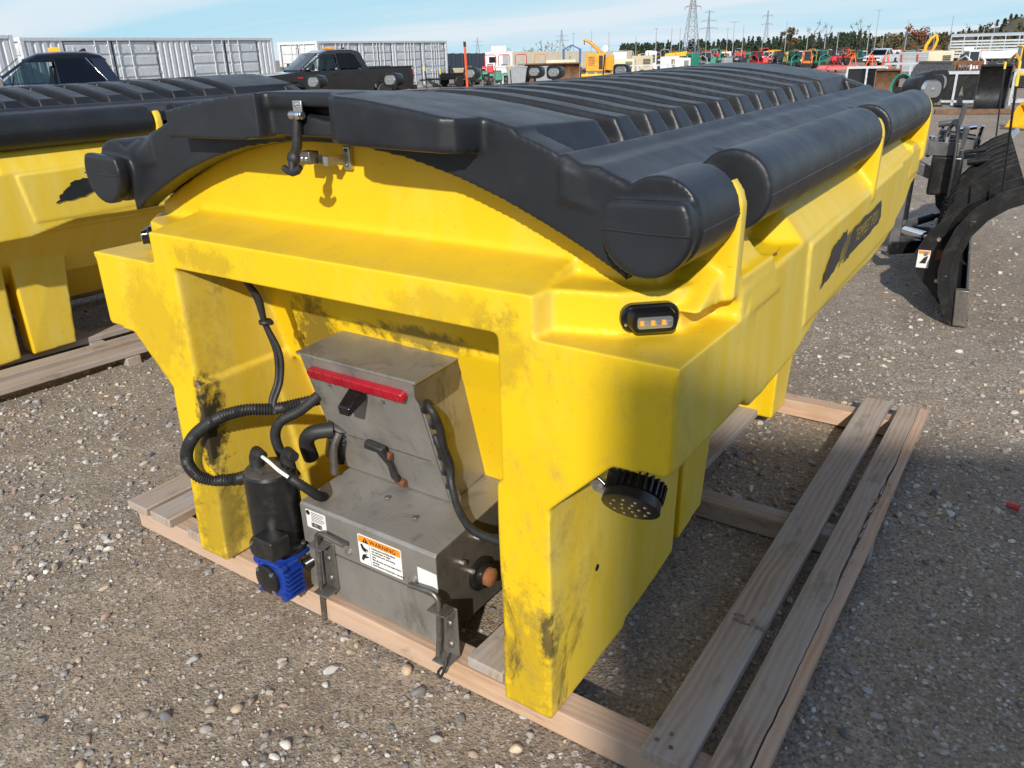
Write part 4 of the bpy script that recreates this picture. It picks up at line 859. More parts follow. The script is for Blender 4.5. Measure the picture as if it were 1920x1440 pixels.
# ---------------------------------------------------------------- pickups
def wheel(parent, c, r=.40, w=.26, axis='y'):
    o = part('wheel', MB().lathe([(r*.55,-w/2),(r*.9,-w/2),(r,-w*.32),(r,w*.32),(r*.9,w/2),(r*.55,w/2)], c, 24, axis), M_rub, parent)
    part('rim', MB().lathe([(.02,-w*.42),(r*.57,-w*.40),(r*.57,w*.40),(.02,w*.42)], c, 16, axis), M_zinc, o); return o
def pane(name, col, tr):
    m, nt, b = new_mat(name); b.inputs['Base Color'].default_value = (*col, 1); b.inputs['Roughness'].default_value = .02
    tb = N(nt, 'BsdfTransparent'); tb.inputs[0].default_value = (*[min(1, c*1.0) for c in (.62,.70,.70)], 1) if tr > .5 else (.12,.13,.14,1)
    gl = N(nt, 'BsdfGlossy', Roughness=.02); fr = N(nt, 'Fresnel', IOR=1.5); ms = N(nt, 'MixShader'); nt.links.new(fr.outputs[0], ms.inputs[0]); nt.links.new(tb.outputs[0], ms.inputs[1]); nt.links.new(gl.outputs[0], ms.inputs[2])
    nt.links.new(ms.outputs[0], nt.nodes['Material Output'].inputs[0]); return m
M_pane = pane('window_glass', (.6,.68,.68), .8); M_tint = pane('tinted_glass', (.1,.1,.1), .2)
def pickup(label, loc, rz, paint, beacon=None, chrome=False):
    t = thing('pickup_truck', label, 'pickup truck', (loc[0], loc[1], gz(*loc)), rz)
    # local: front at -x, left side at -y; 5.8 m long
    body = [(-2.95,.48),(-2.98,.75),(-2.94,1.02),(-2.75,1.13),(-1.45,1.24),(1.05,1.27),(2.85,1.27),(2.90,.95),(2.86,.52),(2.25,.46),(2.2,.72),(1.95,.90),(1.55,.90),(1.30,.72),(1.25,.44),(-1.35,.44),(-1.40,.72),(-1.62,.90),(-2.02,.90),(-2.25,.72),(-2.3,.46)]
    b = MB(); b.loft([[(x*(1 if abs(y) < .9 else .995), y, z) for x, z in body] for y in (-.99,-.93,.93,.99)]); bo = part('body', b, paint, t, .03, 3, ang=30)
    # cab with tumblehome
    hb2 = lambda z: .975 - max(0, (z-1.24))*.30
    roof = [(-.66,1.80),(-.35,1.915),(.10,1.935),(.55,1.93),(.80,1.88),(.93,1.78),(.85,1.76),(-.55,1.77)]
    c = MB(); c.loft([[(x, y, z-(.035 if abs(y) > .75 else 0)) for x, z in roof] for y in (-.81,-.72,.72,.81)]); part('roof', c, paint, t, .02, 2, ang=30)
    for s in (-1, 1):
        for q0, q1, w0 in (((-1.50,1.22),(-.60,1.80),.10),((-.09,1.22),(-.07,1.80),.09),((1.10,1.22),(.86,1.80),.26)):
            P_ = lambda x, z, d: (x, s*(hb2(z)-d), z)
            part('pillar', MB().hexa([P_(q0[0],q0[1],.07),P_(q0[0]+(w0 if q0[0] < 1 else -w0),q0[1],.07),P_(q0[0]+(w0 if q0[0] < 1 else -w0),q0[1],0),P_(q0[0],q0[1],0),P_(q1[0],q1[1],.07),P_(q1[0]+(w0 if q0[0] < 1 else -w0),q1[1],.07),P_(q1[0]+(w0 if q0[0] < 1 else -w0),q1[1],0),P_(q1[0],q1[1],0)]), paint, t)
        for x in (-.35,.55): part('seat_back', MB().prism([(x,1.0),(x+.22,1.0),(x+.34,1.50),(x+.30,1.66),(x+.20,1.66),(x+.18,1.48)], 'y', s*.42-.24, s*.42+.24), M_blkp, t, .04)
    part('dashboard', MB().box(-1.42,-1.02,-.80,.80,1.10,1.30), M_blkp, t, .05)
    part('steering_wheel', MB().tube([(-.92+.06*math.sin(a), .40+.18*math.cos(a), 1.30+.17*math.sin(a)) for a in np.linspace(0,6.283,17)], .018, 6), M_blkp, t, ang=70)
    def side(x, z): return .975 - max(0,(z-1.24))*.30
    for s in (-1, 1):
        for nm, g in (('front_side_window', [(-1.16,1.30),(-.58,1.76),(-.18,1.80),(-.14,1.30)]), ('rear_side_window', [(-.04,1.30),(-.06,1.80),(.52,1.80),(.84,1.36),(.82,1.30)])):
            a = [(x, s*(side(x,z)-.02), z) for x, z in g]; b2 = [(x, s*(side(x,z)+.006), z) for x, z in g]; n_ = len(g)
            w_ = part(nm, MB().loft([a, b2]), M_pane if nm[0] == 'f' else M_tint, t)
            if chrome: part('window_trim', MB().tube([(x, s*(side(x,z)+.008), z) for x, z in g[-1:]+g[:1] if True] if nm[0] == 'f' else [(x, s*(side(x,z)+.008), z) for x, z in g[-3:]+g[:1]], .012, 6), M_chrome, w_, ang=60)
        part('mirror', MB().hexa([(-1.22,s*.98,1.28),(-1.06,s*.98,1.28),(-1.06,s*1.26,1.26),(-1.20,s*1.26,1.26),(-1.20,s*.98,1.36),(-1.08,s*.98,1.36),(-1.06,s*1.28,1.50),(-1.16,s*1.28,1.50)]), M_chrome if chrome else M_blkp, t, .025, 3)
        for x in (-.22,.66): part('door_handle', MB().box(x-.11,x+.11,min(s*.985,s*1.02),max(s*.985,s*1.02),1.10,1.14), M_blkp, bo, .008)
        for x in (-1.32,-.10,1.08): part('door_gap', MB().box(x-.006,x+.006,min(s*.984,s*.992),max(s*.984,s*.992),.55,1.24), M_ink, bo)
        for x in (-1.82,1.75): wheel(t, (x, s*.86, .40))
        part('headlamp', MB().box(-2.99,-2.80,min(s*.60,s*.96),max(s*.60,s*.96),.86,1.02), M_lens, t, .02); part('tail_lamp', MB().box(2.80,2.905,min(s*.86,s*.985),max(s*.86,s*.985),.85,1.18), M_red, t, .01)
        part('bed_rail', MB().box(1.12,2.88,min(s*.90,s*1.0),max(s*.90,s*1.0),1.265,1.315), M_blkp, t, .01)
        part('fender_badge', MB().box(-1.62,-1.42,min(s*.988,s*.994),max(s*.988,s*.994),1.02,1.07), M_red, bo)
    part('windshield', MB().hexa([(-1.43,-.84,1.275),(-1.43,.84,1.275),(-.70,.70,1.815),(-.70,-.70,1.815),(-1.46,-.84,1.285),(-1.46,.84,1.285),(-.73,.70,1.83),(-.73,-.70,1.83)]), M_pane, t)
    part('rear_window', MB().hexa([(1.06,-.72,1.36),(1.06,.72,1.36),(.86,.62,1.78),(.86,-.62,1.78),(1.085,-.72,1.37),(1.085,.72,1.37),(.885,.62,1.79),(.885,-.62,1.79)]), M_glass, t)
    part('grille', MB().box(-3.0,-2.94,-.56,.56,.72,1.02), M_blkp, t, .02)
    part('front_bumper', MB().box(-3.06,-2.9,-.98,.98,.46,.68), M_chrome, t, .03); part('rear_bumper', MB().box(2.86,3.04,-.95,.95,.48,.64), M_blkp, t, .03)
    part('bed_floor', MB().box(1.15,2.84,-.86,.86,1.272,1.276), M_ink, t)
    if beacon:
        o = part('beacon', MB().box(-.10,.10,-.30,.30,1.93,2.02), beacon, t, .02)
    part('antenna_fin', MB().prism([(.42,1.92),(.62,1.93),(.60,2.0),(.55,1.99)], 'y', -.02, .02), M_blkp, t)
    return t
def glow():
    m, nt, b = new_mat('lit_amber'); b.inputs['Base Color'].default_value = (.9,.25,.02,1); b.inputs['Emission Color'].default_value = (1,.20,.01,1); b.inputs['Emission Strength'].default_value = 1.1; return m
P_navy = simple('navy_paint', (.006,.008,.016), .14, .2, .1, 3, coat=1.0); P_char = simple('charcoal_paint', (.012,.012,.015), .16, .3, .1, 3, coat=1.0); P_whit = simple('white_paint', (.62,.64,.66), .25, 0, .06, 3, coat=.6)
pickup('dark navy pickup with lit amber beacon and chrome mirrors beside the containers', (-16.86,8.42), math.radians(64), P_navy, glow(), True)
pickup('charcoal black pickup with red fender badge in front of the grey containers', (-21.42,20.78), math.radians(68), P_char, M_amber)
pickup('white pickup parked far off among the red and orange implements', (-19.0,106.8), math.radians(80), P_whit)
# ---------------------------------------------------------------- shipping containers
C_grey = simple('container_grey', (.62,.635,.65), .45, 0, .05, 3, .35, (.30,.27,.23)); C_dk = simple('gap_dark', (.03,.03,.03), .8)
def corr_side(p0, p1, z0, z1, ny, depth=.036, pitch=.28):
    """trapezoid-corrugated sheet from p0 to p1, bulging along ny"""
    p0, p1 = Vector(p0), Vector(p1); L = (p1-p0).length; d = (p1-p0)/L; k = max(1, round(L/pitch)); pts = []
    for i in range(k):
        a = i*L/k; q_ = L/k
        for f_, o in ((0,0),(.26,0),(.38,1),(.86,1),(.98,0)): pts.append((p0+d*(a+q_*f_)) + Vector(ny)*o*depth)
    pts.append(p1); m_ = MB(); n_ = len(pts)
    v = [(p.x,p.y,z0) for p in pts] + [(p.x,p.y,z1) for p in pts]; m_.add(v, [(i,i+1,i+1+n_,i+n_) for i in range(n_-1)]); return m_
def container(label, loc, rz, doors, L=12.19, H=2.55, Wd=2.44, z=0.0, group=None):
    """local: runs from x=-L to 0, door side faces -y (y from 0 to Wd)"""
    t = thing('shipping_container', label, 'container', (loc[0], loc[1], gz(loc[0], loc[1])+z), rz, group)
    part('roof', MB().box(-L+.02,-.02,.02,Wd-.02,H-.05,H-.01), C_grey, t); part('floor', MB().box(-L+.02,-.02,.05,Wd-.05,.10,.22), C_dk, t)
    for x in (-L, -.14):
        for y in (0, Wd-.14):
            part('corner_post', MB().box(x,x+.14,y,y+.14,.0,H), C_grey, t, .01)
    for y in (-.006, Wd-.086): part('top_rail', MB().box(-L+.14,-.14,y,y+.09,H-.11,H-.012), C_grey, t); part('bottom_rail', MB().box(-L+.14,-.14,y,y+.10,.05,.22), C_grey, t)
    for x in (-L+.003,-.093): part('end_header', MB().box(x,x+.09,.14,Wd-.14,H-.13,H-.012), C_grey, t)
    part('end_panel', corr_side((-.05,.13,0),(-.05,Wd-.13,0),.2,H-.1,(1,0,0)), C_grey, t, ang=20)
    part('back_panel', corr_side((-L+.1,Wd-.05,0),(-.1,Wd-.05,0),.2,H-.1,(0,1,0)), C_grey, t, ang=20)
    # side: corrugated stretches between pairs of side doors
    xs = [-L+.14]
    for a, b2 in doors: xs += [a, b2]
    xs.append(-.14)
    for i in range(0, len(xs), 2):
        if xs[i+1]-xs[i] > .1: part('side_panel', corr_side((xs[i],.06,0),(xs[i+1],.06,0),.2,H-.1,(0,-1,0)), C_grey, t, ang=20)
    def leaf(org, dx, dy, w, flip):
        o = Vector((*org, 0)); d = Vector((dx,dy,0)); n_ = Vector((dy,-dx,0))
        def bx_(u0,u1,a0,a1,z0,z1):
            P = lambda u,a,zz: tuple(o+d*u+n_*a+Vector((0,0,zz))); return MB().hexa([P(u0,a0,z0),P(u1,a0,z0),P(u1,a1,z0),P(u0,a1,z0),P(u0,a0,z1),P(u1,a0,z1),P(u1,a1,z1),P(u0,a1,z1)])
        lf = part('door_leaf', bx_(.015,w-.015,-.05,-.02,.24,H-.14), C_grey, t)
        m_ = MB(); zs = np.linspace(.30, H-.20, 6)
        for k in range(5):
            q_ = bx_(.09,w-.09,-.02,.012,zs[k]+.05,zs[k+1]-.05); m_.add(q_.v, q_.f)
        part('door_ribs', m_, C_grey, lf, .02, 2)
        for u in (.0, w-.02): part('door_seal', bx_(u,u+.022,-.03,.008,.24,H-.14), C_dk, lf)
        for u in ((w*.62, w*.90) if not flip else (w*.10, w*.38)):
            part('lock_bar', MB().cyl(tuple(o+d*u+n_*.045+Vector((0,0,.16))), tuple(o+d*u+n_*.045+Vector((0,0,H-.08))), .020, n=10), C_grey, lf)
            part('bar_bracket', bx_(u-.05,u+.05,.0,.06,.9,.98), C_grey, lf); part('bar_bracket', bx_(u-.05,u+.05,.0,.06,H-.30,H-.24), C_grey, lf)
        for k in range(3): part('hinge', bx_(w-.03 if flip else 0,w if flip else .03,.0,.03,.5+k*.75,.62+k*.75), M_zinc, lf)
        part('vent', bx_(w*.16 if not flip else w*.80, w*.20 if not flip else w*.84, .012,.03,H-.46,H-.32), C_grey, lf)
    for a, b2 in doors:
        w = (b2-a)/2; leaf((a,.055), 1, 0, w, False); leaf((a+w,.055), 1, 0, w, True)
    # end doors on the x=-L end
    leaf((-L+.055,Wd-.14), 0, -1, (Wd-.28)/2, False); leaf((-L+.055,Wd/2), 0, -1, (Wd-.28)/2, True)
    return t
ang_c = math.atan2(35.6-12.2, -29.6+26.4)
container('long grey container with two pairs of side doors behind the navy pickup', (-29.75,25.4), ang_c, [(-10.6,-6.6),(-4.9,-1.0)])
container('grey container with four pairs of side doors behind the charcoal pickup', (-30.9,39.7), ang_c, [(-11.6,-8.9),(-8.4,-5.9),(-5.4,-2.9),(-2.5,-.25)])
container('grey container at the far end of the row behind the navy pickup', (-26.2,12.2), ang_c, [(-10.6,-6.6),(-4.9,-1.0)])
# made-up stacked pair out of view, added to cast shade on the right
for k in range(2):
    container('grey container, %s of the stacked pair added out of view to shade the right-hand planks' % ('bottom' if k == 0 else 'top'), (15.88,-3.62), math.radians(24.2), [(-10.6,-6.6),(-4.9,-1.0)], z=2.56*k)
# ---------------------------------------------------------------- yard equipment
def T(name, label, cat, loc, rz, group=None): return thing(name, label, cat, (loc[0], loc[1], gz(*loc)), rz, group)
def slope_box(m, w, d, z0, z1, tw=None, td=None):
    tw = tw or w; td = td or d
    return m.hexa([(-w/2,-d/2,z0),(w/2,-d/2,z0),(w/2,d/2,z0),(-w/2,d/2,z0),(-tw/2,-td/2,z1),(tw/2,-td/2,z1),(tw/2,td/2,z1),(-tw/2,td/2,z1)])
def genset(label, loc, rz, w, h, mat, d=1.1, name='generator', vents=True, wheels=True):
    t = T(name, label, 'generator', loc, rz); z0 = .42 if wheels else .12
    b = part('housing', slope_box(MB(), w, d, z0, h, w*.97, d*.94), mat, t, .04, 2)
    part('base_frame', MB().box(-w/2-.03,w/2+.03,-d/2-.03,d/2+.03,z0-.14,z0-.005), M_blkp, t, .01)
    if vents:
        v = part('louvre_panel', MB().box(w*.08,w*.38,-d/2-.012,-d/2+.05,z0+(h-z0)*.35,z0+(h-z0)*.8), M_ink, b)
        for k in range(5): z = z0+(h-z0)*(.38+.085*k); part('louvre', MB().box(w*.08,w*.38,-d/2-.03,-d/2,z,z+.02), mat, v)
    part('door_panel', MB().box(-w*.42,-w*.04,-d/2-.014,-d/2+.05,z0+.10,h-.16), mat, b, .01); part('handle', MB().box(-w*.10,-w*.07,-d/2-.03,-d/2-.012,z0+.3,z0+.42), M_blkp, b)
    part('exhaust', MB().tube([(w*.3,0,h-.02),(w*.3,0,h+.13),(w*.3,.06,h+.18)], .035, 8), M_steel, t, ang=60)
    if wheels:
        for s in (-1,1): wheel(t, (w*.05, s*(d/2-.02), .30), .30, .18, 'y')
        part('tow_bar', MB().box(-w/2-.7,-w/2,-.05,.05,z0-.14,z0-.06), M_blkp, t)
    return t
def bucket(label, loc, rz, w, h, d, mat, teeth=0, tip=0.0):
    t = T('loader_bucket', label, 'bucket', loc, rz)
    prof = [(-d/2,.03),(d*.10,.0),(d*.34,h*.12),(d*.46,h*.35),(d*.45,h*.62),(d*.30,h*.88),(d*.12,h)]
    inn = [(y-.03*(1 if i > 1 else 0), z+.03*(1 if i < 3 else 0)) for i, (y, z) in enumerate(prof)]
    part('shell', MB().prism(prof + inn[::-1], 'x', -w/2, w/2), mat, t, ang=50)
    side = prof + [(d*.0,h*.92),(-d*.38,h*.18)]
    for s in (-1,1): part('side_plate', MB().prism(side, 'x', s*w/2-.015, s*w/2+.015), mat, t)
    part('cutting_edge', MB().box(-w/2-.02,w/2+.02,-d/2-.12,-d/2+.08,.0,.04), M_steel, t)
    for k in range(teeth): x = -w/2+w*(k+.5)/teeth; part('tooth', MB().hexa([(x-.04,-d/2-.30,.0),(x+.04,-d/2-.30,.0),(x+.05,-d/2,.0),(x-.05,-d/2,.0),(x-.04,-d/2-.30,.02),(x+.04,-d/2-.30,.02),(x+.05,-d/2,.07),(x-.05,-d/2,.07)]), M_steel, t)
    part('top_lip', MB().box(-w/2,w/2,d*.06,d*.14,h-.01,h+.05), mat, t)
    return t
def rack(label, loc, rz, w, h, d, mat, posts=2, panel=None):
    t = T('steel_rack', label, 'rack', loc, rz); r = .035
    for y in (-d/2, d/2):
        for z in (h-r, .12): part('rail', MB().box(-w/2,w/2,y-r,y+r,z-r,z+r), mat, t)
        for k in range(posts+1): x = -w/2+w*k/posts; part('post', MB().box(x-r,x+r,y-r,y+r,0,h-2*r), mat, t)
    for x in (-w/2, w/2): part('end_rail', MB().box(x-r,x+r,-d/2+r,d/2-r,h-2*r,h-.002), mat, t)
    if panel: part('sheet', MB().box(-w/2+r,w/2-r,-d/2+r+.01,-d/2+r+.03,.16,h-2*r), panel, t)
    return t
def tractor(label, loc, rz, mat, h=1.3, rops=True, name='compact_tractor', cat='tractor', group=None, s=1.0):
    t = T(name, label, cat, loc, rz, group); t.scale = (s,s,s)
    part('hood', slope_box(MB(), .56, 1.0, .50, .98, .46, .92).xf(Matrix.Translation((0,-.55,0))), mat, t, .06, 3)
    part('chassis', MB().box(-.22,.22,-1.0,.75,.35,.52), M_blkp, t, .02)
    part('seat', MB().prism([(.15,.72),(.55,.70),(.66,1.10),(.58,1.12),(.50,.80),(.15,.80)], 'x', -.22, .22), M_blkp, t, .03)
    for sx_ in (-1,1):
        part('fender', MB().prism([(.05,.80),(.15,.95),(.75,.95),(.85,.80),(.85,.76),(.05,.76)], 'x', sx_*.30, sx_*.62), mat, t, .02)
        wheel(t, (sx_*.52,.45,.42), .42, .30, 'x'); wheel(t, (sx_*.44,-.75,.26), .26, .20, 'x')
    part('steering_wheel', MB().lathe([(.16,0),(.18,.012),(.16,.024)], (0,.02,1.05), 14), M_blkp, t)
    if rops: part('roll_bar', MB().tube([(-.40,.72,.75),(-.40,.74,h+.35),(-.32,.74,h+.43),(.32,.74,h+.43),(.40,.74,h+.35),(.40,.72,.75)], .03, 8), mat if rops == 2 else M_blkp, t, ang=70)
    return t
def loader(label, loc, rz, mat, s=1.0, name='skid_loader', group=None, arm=.35):
    t = T(name, label, 'loader', loc, rz, group); t.scale = (s,s,s)
    part('hull', MB().prism([(-.9,.35),(-.95,.75),(-.2,.95),(.8,1.15),(1.0,1.10),(1.0,.40)], 'x', -.45, .45), mat, t, .05, 2)
    part('cab', slope_box(MB(), .86, .95, .90, 1.92, .76, .80), M_glass, t, .03); part('cab_roof', slope_box(MB(), .90, 1.0, 1.90, 1.99), mat, t, .02)
    for sx_ in (-1,1):
        for sy in (-.5,.55): wheel(t, (sx_*.66,sy,.38), .38, .28, 'x')
        part('lift_arm', MB().tube([(sx_*.56,.95,1.25),(sx_*.56,-.2,1.25+arm),(sx_*.56,-1.15,.9+arm),(sx_*.56,-1.30,.30)], .07, 8), mat, t, ang=50)
        for xx in (.38,): part('cab_post', MB().box(sx_*.40-.03,sx_*.40+.03,-.46,-.40,.92,1.9), mat, t)
    part('tool_plate', MB().box(-.6,.6,-1.42,-1.32,.12,.62), M_blkp, t, .02)
    return t
def arm_machine(label, loc, rz, mat, s=1.0, reach=1.0):
    t = T('excavator', label, 'excavator', loc, rz); t.scale = (s,s,s)
    for sx_ in (-1,1): part('track', MB().prism([(-1.0,.15),(-.8,.0),(.8,.0),(1.0,.15),(1.0,.38),(.8,.5),(-.8,.5),(-1.0,.38)], 'x', sx_*.75-.17, sx_*.75+.17), M_rub, t, .03)
    part('house', slope_box(MB(), 1.4, 1.7, .62, 1.35, 1.3, 1.6), mat, t, .08, 2); part('cab', slope_box(MB(), .75, .9, 1.35, 2.15, .68, .8).xf(Matrix.Translation((-.3,-.3,0))), M_glass, t, .03)
    part('boom', MB().tube([(.25,-.7,1.2),(.25,-1.4,2.4),(.25,-2.0,2.95),(.25,-2.7,2.75)], [.16,.15,.14,.11], 8), mat, t, ang=50); part('stick', MB().tube([(.25,-2.6,2.95),(.25,-3.0,1.9),(.25,-2.9,1.0)], [.11,.10,.08], 8), mat, t, ang=50)
    part('bucket', MB().prism([(-3.2,.55),(-2.7,.6),(-2.65,1.0),(-2.9,1.1),(-3.1,.95)], 'x', -.05, .55), M_steel, t)
    return t
M_galv = simple('galvanised', (.52,.55,.58), .40, .4, .1, 8, .2); M_cream = simple('cream_paint', (.58,.53,.38), .5, 0, .08, 4, .25, (.30,.25,.16)); M_wht = simple('white_enamel', (.66,.67,.67), .4, 0, .06, 4, .2, (.4,.38,.34)); M_teal = simple('teal_green', (.02,.20,.13), .45, 0, .15); M_oran = simple('orange_paint', (.72,.20,.02), .42, 0, .12, 4, .2); M_grey = simple('grey_plastic', (.30,.31,.33), .5, 0, .1); M_rustb = simple('rusty_brown', (.16,.085,.045), .8, .1, .4, 4, .6, (.06,.035,.022)); M_rusty = simple('rusty_yellow', (.42,.20,.04), .7, 0, .35, 3, .7, (.12,.06,.03)); M_chip = simple('chipper_amber', (.72,.31,.02), .42, 0, .15, 4, .3, (.2,.1,.03)); M_blues = simple('blue_paint_dull', (.03,.09,.25), .45, 0, .1); M_tan = simple('sand_paint', (.46,.40,.28), .5, 0, .08, 4, .2)
# left-hand group behind the lid
tractor('black ride-on mower by the end of the container row', (-31.8,40.8), .7, M_blkp, 1.0, False, 'ride_on_mower', 'mower')
tractor('black ride-on mower beside the pale salt hopper', (-30.6,41.2), .4, M_blkp, 1.0, False, 'ride_on_mower', 'mower')
t_ = T('utility_trailer', 'low black utility trailer by the end of the container row', 'trailer', (-29.6,38.2), 1.25)
part('deck', MB().box(-1.2,1.2,-.7,.7,.42,.50), M_blkp, t_, .01); part('side_rail', MB().box(-1.2,1.2,-.72,-.68,.5,.78), M_blkp, t_); part('tongue', MB().box(-2.1,-1.2,-.04,.04,.40,.48), M_blkp, t_)
for s in (-1,1): wheel(t_, (.1,s*.78,.30), .30, .2, 'y')
t_ = T('hopper_bin', 'pale flared hopper bin beside the green walk-behind machines', 'hopper', (-30.0,40.0), .65)
part('bin', slope_box(MB(), .7, .7, .35, 1.0, 1.25, 1.1), M_tan, t_, .02); part('leg_frame', slope_box(MB(), .8, .8, 0, .36), M_blkp, t_)
tractor('green walk-behind machine beside the pale hopper bin', (-26.9,37.3), .63, M_teal, 1.0, False, 'walk_behind_machine', 'machine', s=.9)
tractor('green walk-behind machine beside the pale grey bins', (-25.7,37.6), .63, M_teal, .9, False, 'walk_behind_machine', 'machine', s=.8)
for i, (p, m_, lab) in enumerate((((-25.0,38.4),M_grey,'pale grey plastic bin behind the green walk-behind machines'),((-23.6,38.9),M_grey,'pale grey plastic bin beside the rusty bucket'),((-27.0,40.2),M_wht,'white plastic bin behind the green walk-behind machines'))):
    t_ = T('plastic_bin', lab, 'bin', p, .6); part('bin_body', slope_box(MB(), .9, .8, .1, 1.05, 1.15, 1.0), m_, t_, .05, 2); part('rim', slope_box(MB(), 1.2, 1.05, 1.03, 1.10), m_, t_, .01); part('skid_base', slope_box(MB(), .9, .7, 0, .11), M_blkp, t_)
for p, lab in (((-35.6,50.7),'red compact tractor in front of the white cabin, by the orange-seated row'),((-33.0,48.8),'red compact tractor second in the row before the beige wall'),((-31.7,49.0),'red compact tractor beside the orange tractor')):
    tractor(lab, p, .6, M_redp, 1.3, 2)
tractor('orange compact tractor at the end of the red row', (-30.9,50.2), .57, M_oran, 1.3, 2)
genset('long cream generator behind the rusty bucket', (-30.0,51.6), .56, 2.2, 1.35, M_cream)
t_ = T('site_cabin', 'white site cabin in front of the dark blue wall', 'cabin', (-53.5,77.5), .61)
cb_ = part('cabin_body', slope_box(MB(), 3.0, 2.4, .2, 2.0), M_wht, t_, .03); part('roof', slope_box(MB(), 3.1, 2.5, 2.0, 2.1), M_wht, t_); part('window', MB().box(-1.1,-.3,-1.22,-1.17,1.0,1.6), M_glass, cb_); part('door', MB().box(.4,1.1,-1.22,-1.17,.3,1.8), M_grey, cb_); part('roof_unit', slope_box(MB(), 1.6, 1.4, 2.1, 2.7), M_wht, t_, .03)
bucket('large rusty loader bucket lying with its mouth towards the spreaders', (-23.3,39.4), .45, 3.1, 1.2, 1.2, M_rustb, 0)
o = [x for x in COL.objects if x.name.startswith('side_plate')][-2:]
for x in o: x.data.materials.clear(); x.data.materials.append(M_rusty)
# orange chipper with boom
t_ = T('wood_chipper', 'orange wood chipper with raised crane boom beside the rusty bucket', 'chipper', (-26.0,49.5), .45)
hb_ = part('engine_housing', slope_box(MB(), 1.3, 1.2, .62, 1.72, 1.26, 1.15), M_chip, t_, .05, 2); part('grille_panel', MB().box(.22,.48,-.615,-.55,.75,1.6), M_ink, hb_)
for k in range(6): part('louvre', MB().box(-.5,-.05,-.625,-.58,1.0+.10*k,1.05+.10*k), M_rusty, hb_)
part('feed_chute', MB().hexa([(.65,-.4,.7),(1.2,-.6,.65),(1.2,.6,.65),(.65,.4,.7),(.65,-.4,1.5),(1.2,-.6,1.62),(1.2,.6,1.62),(.65,.4,1.5)]), M_chip, t_, .02)
part('boom', MB().tube([(.25,.0,1.7),(.10,.0,2.0),(-.45,.0,2.45),(-.85,.0,2.6)], [.14,.12,.10,.07], 8), M_chip, t_, ang=50); part('boom_hook', MB().tube([(-.80,0,2.58),(-.80,0,2.35),(-.74,0,2.28)], .03, 6), M_blkp, t_, ang=60)
part('tank', MB().cyl((.62,-.1,2.02),(.62,.3,2.02),.20,n=18), M_wht, t_); part('axle_beam', MB().cyl((-1.2,-.9,.38),(1.3,-.9,.38),.11,n=12), M_yelp, t_)
for x in (-1.15,-.55,.05,1.2): part('axle_clamp', MB().cyl((x-.08,-.9,.38),(x+.08,-.9,.38),.20,n=14), M_yelp, t_)
for s in (-1,1): wheel(t_, (s*.8,.1,.38), .38, .25, 'x')
genset('cream compressor beside the orange chipper', (-26.3,54.3), .40, 1.6, 1.35, M_cream)
genset('sand coloured generator behind the galvanised rack', (-26.3,57.1), .45, 1.75, 1.55, M_tan)
genset('light grey generator with dark square vent behind the galvanised rack', (-26.2,62.1), .42, 1.5, 1.45, C_grey)
genset('white generator beside the upright tyre', (-24.4,60.4), .42, 1.2, 1.35, M_wht)
genset('tall white box generator behind the cream compressor', (-32.8,66.4), .47, 1.2, 1.85, M_wht, vents=False)
genset('white generator beside the tall white box', (-30.6,68.0), .47, 1.0, 1.9, M_wht)
rack('long galvanised rack in front of the generators', (-22.5,50.1), .42, 3.6, 1.0, 1.0, M_galv, 3)
t_ = T('boom_lift', 'yellow boom lift behind the galvanised rack', 'boom lift', (-32.0,76.7), .41)
part('boom', MB().hexa([(-1.1,-.15,1.3),(1.0,-.15,1.45),(1.0,.15,1.45),(-1.1,.15,1.3),(-1.0,-.15,1.7),(1.05,-.15,1.85),(1.05,.15,1.85),(-1.0,.15,1.7)]), M_yelp, t_, .02); part('turntable', slope_box(MB(), 1.6, 1.0, .5, 1.3), M_wht, t_, .05)
for sx_ in (-1,1):
    for sy in (-.5,.5): wheel(t_, (sx_*.7,sy,.38), .38, .28, 'y')
for p, lab, r_t in (((-27.3,66.6),'dark tyre standing upright beside the white generator',.62),((-35.4,96.4),'dark tyre standing upright among the far lifts',.72)):
    o = part('tyre', MB().lathe([(r_t*.55,-.14),(r_t*.95,-.15),(r_t,-.09),(r_t,.09),(r_t*.95,.15),(r_t*.55,.14),(r_t*.55,-.14)], n=24, axis='x'), M_rub); o.location = (p[0],p[1],gz(*p)+r_t); o.rotation_euler = (0,0,.9); tag(o, lab, 'tyre')
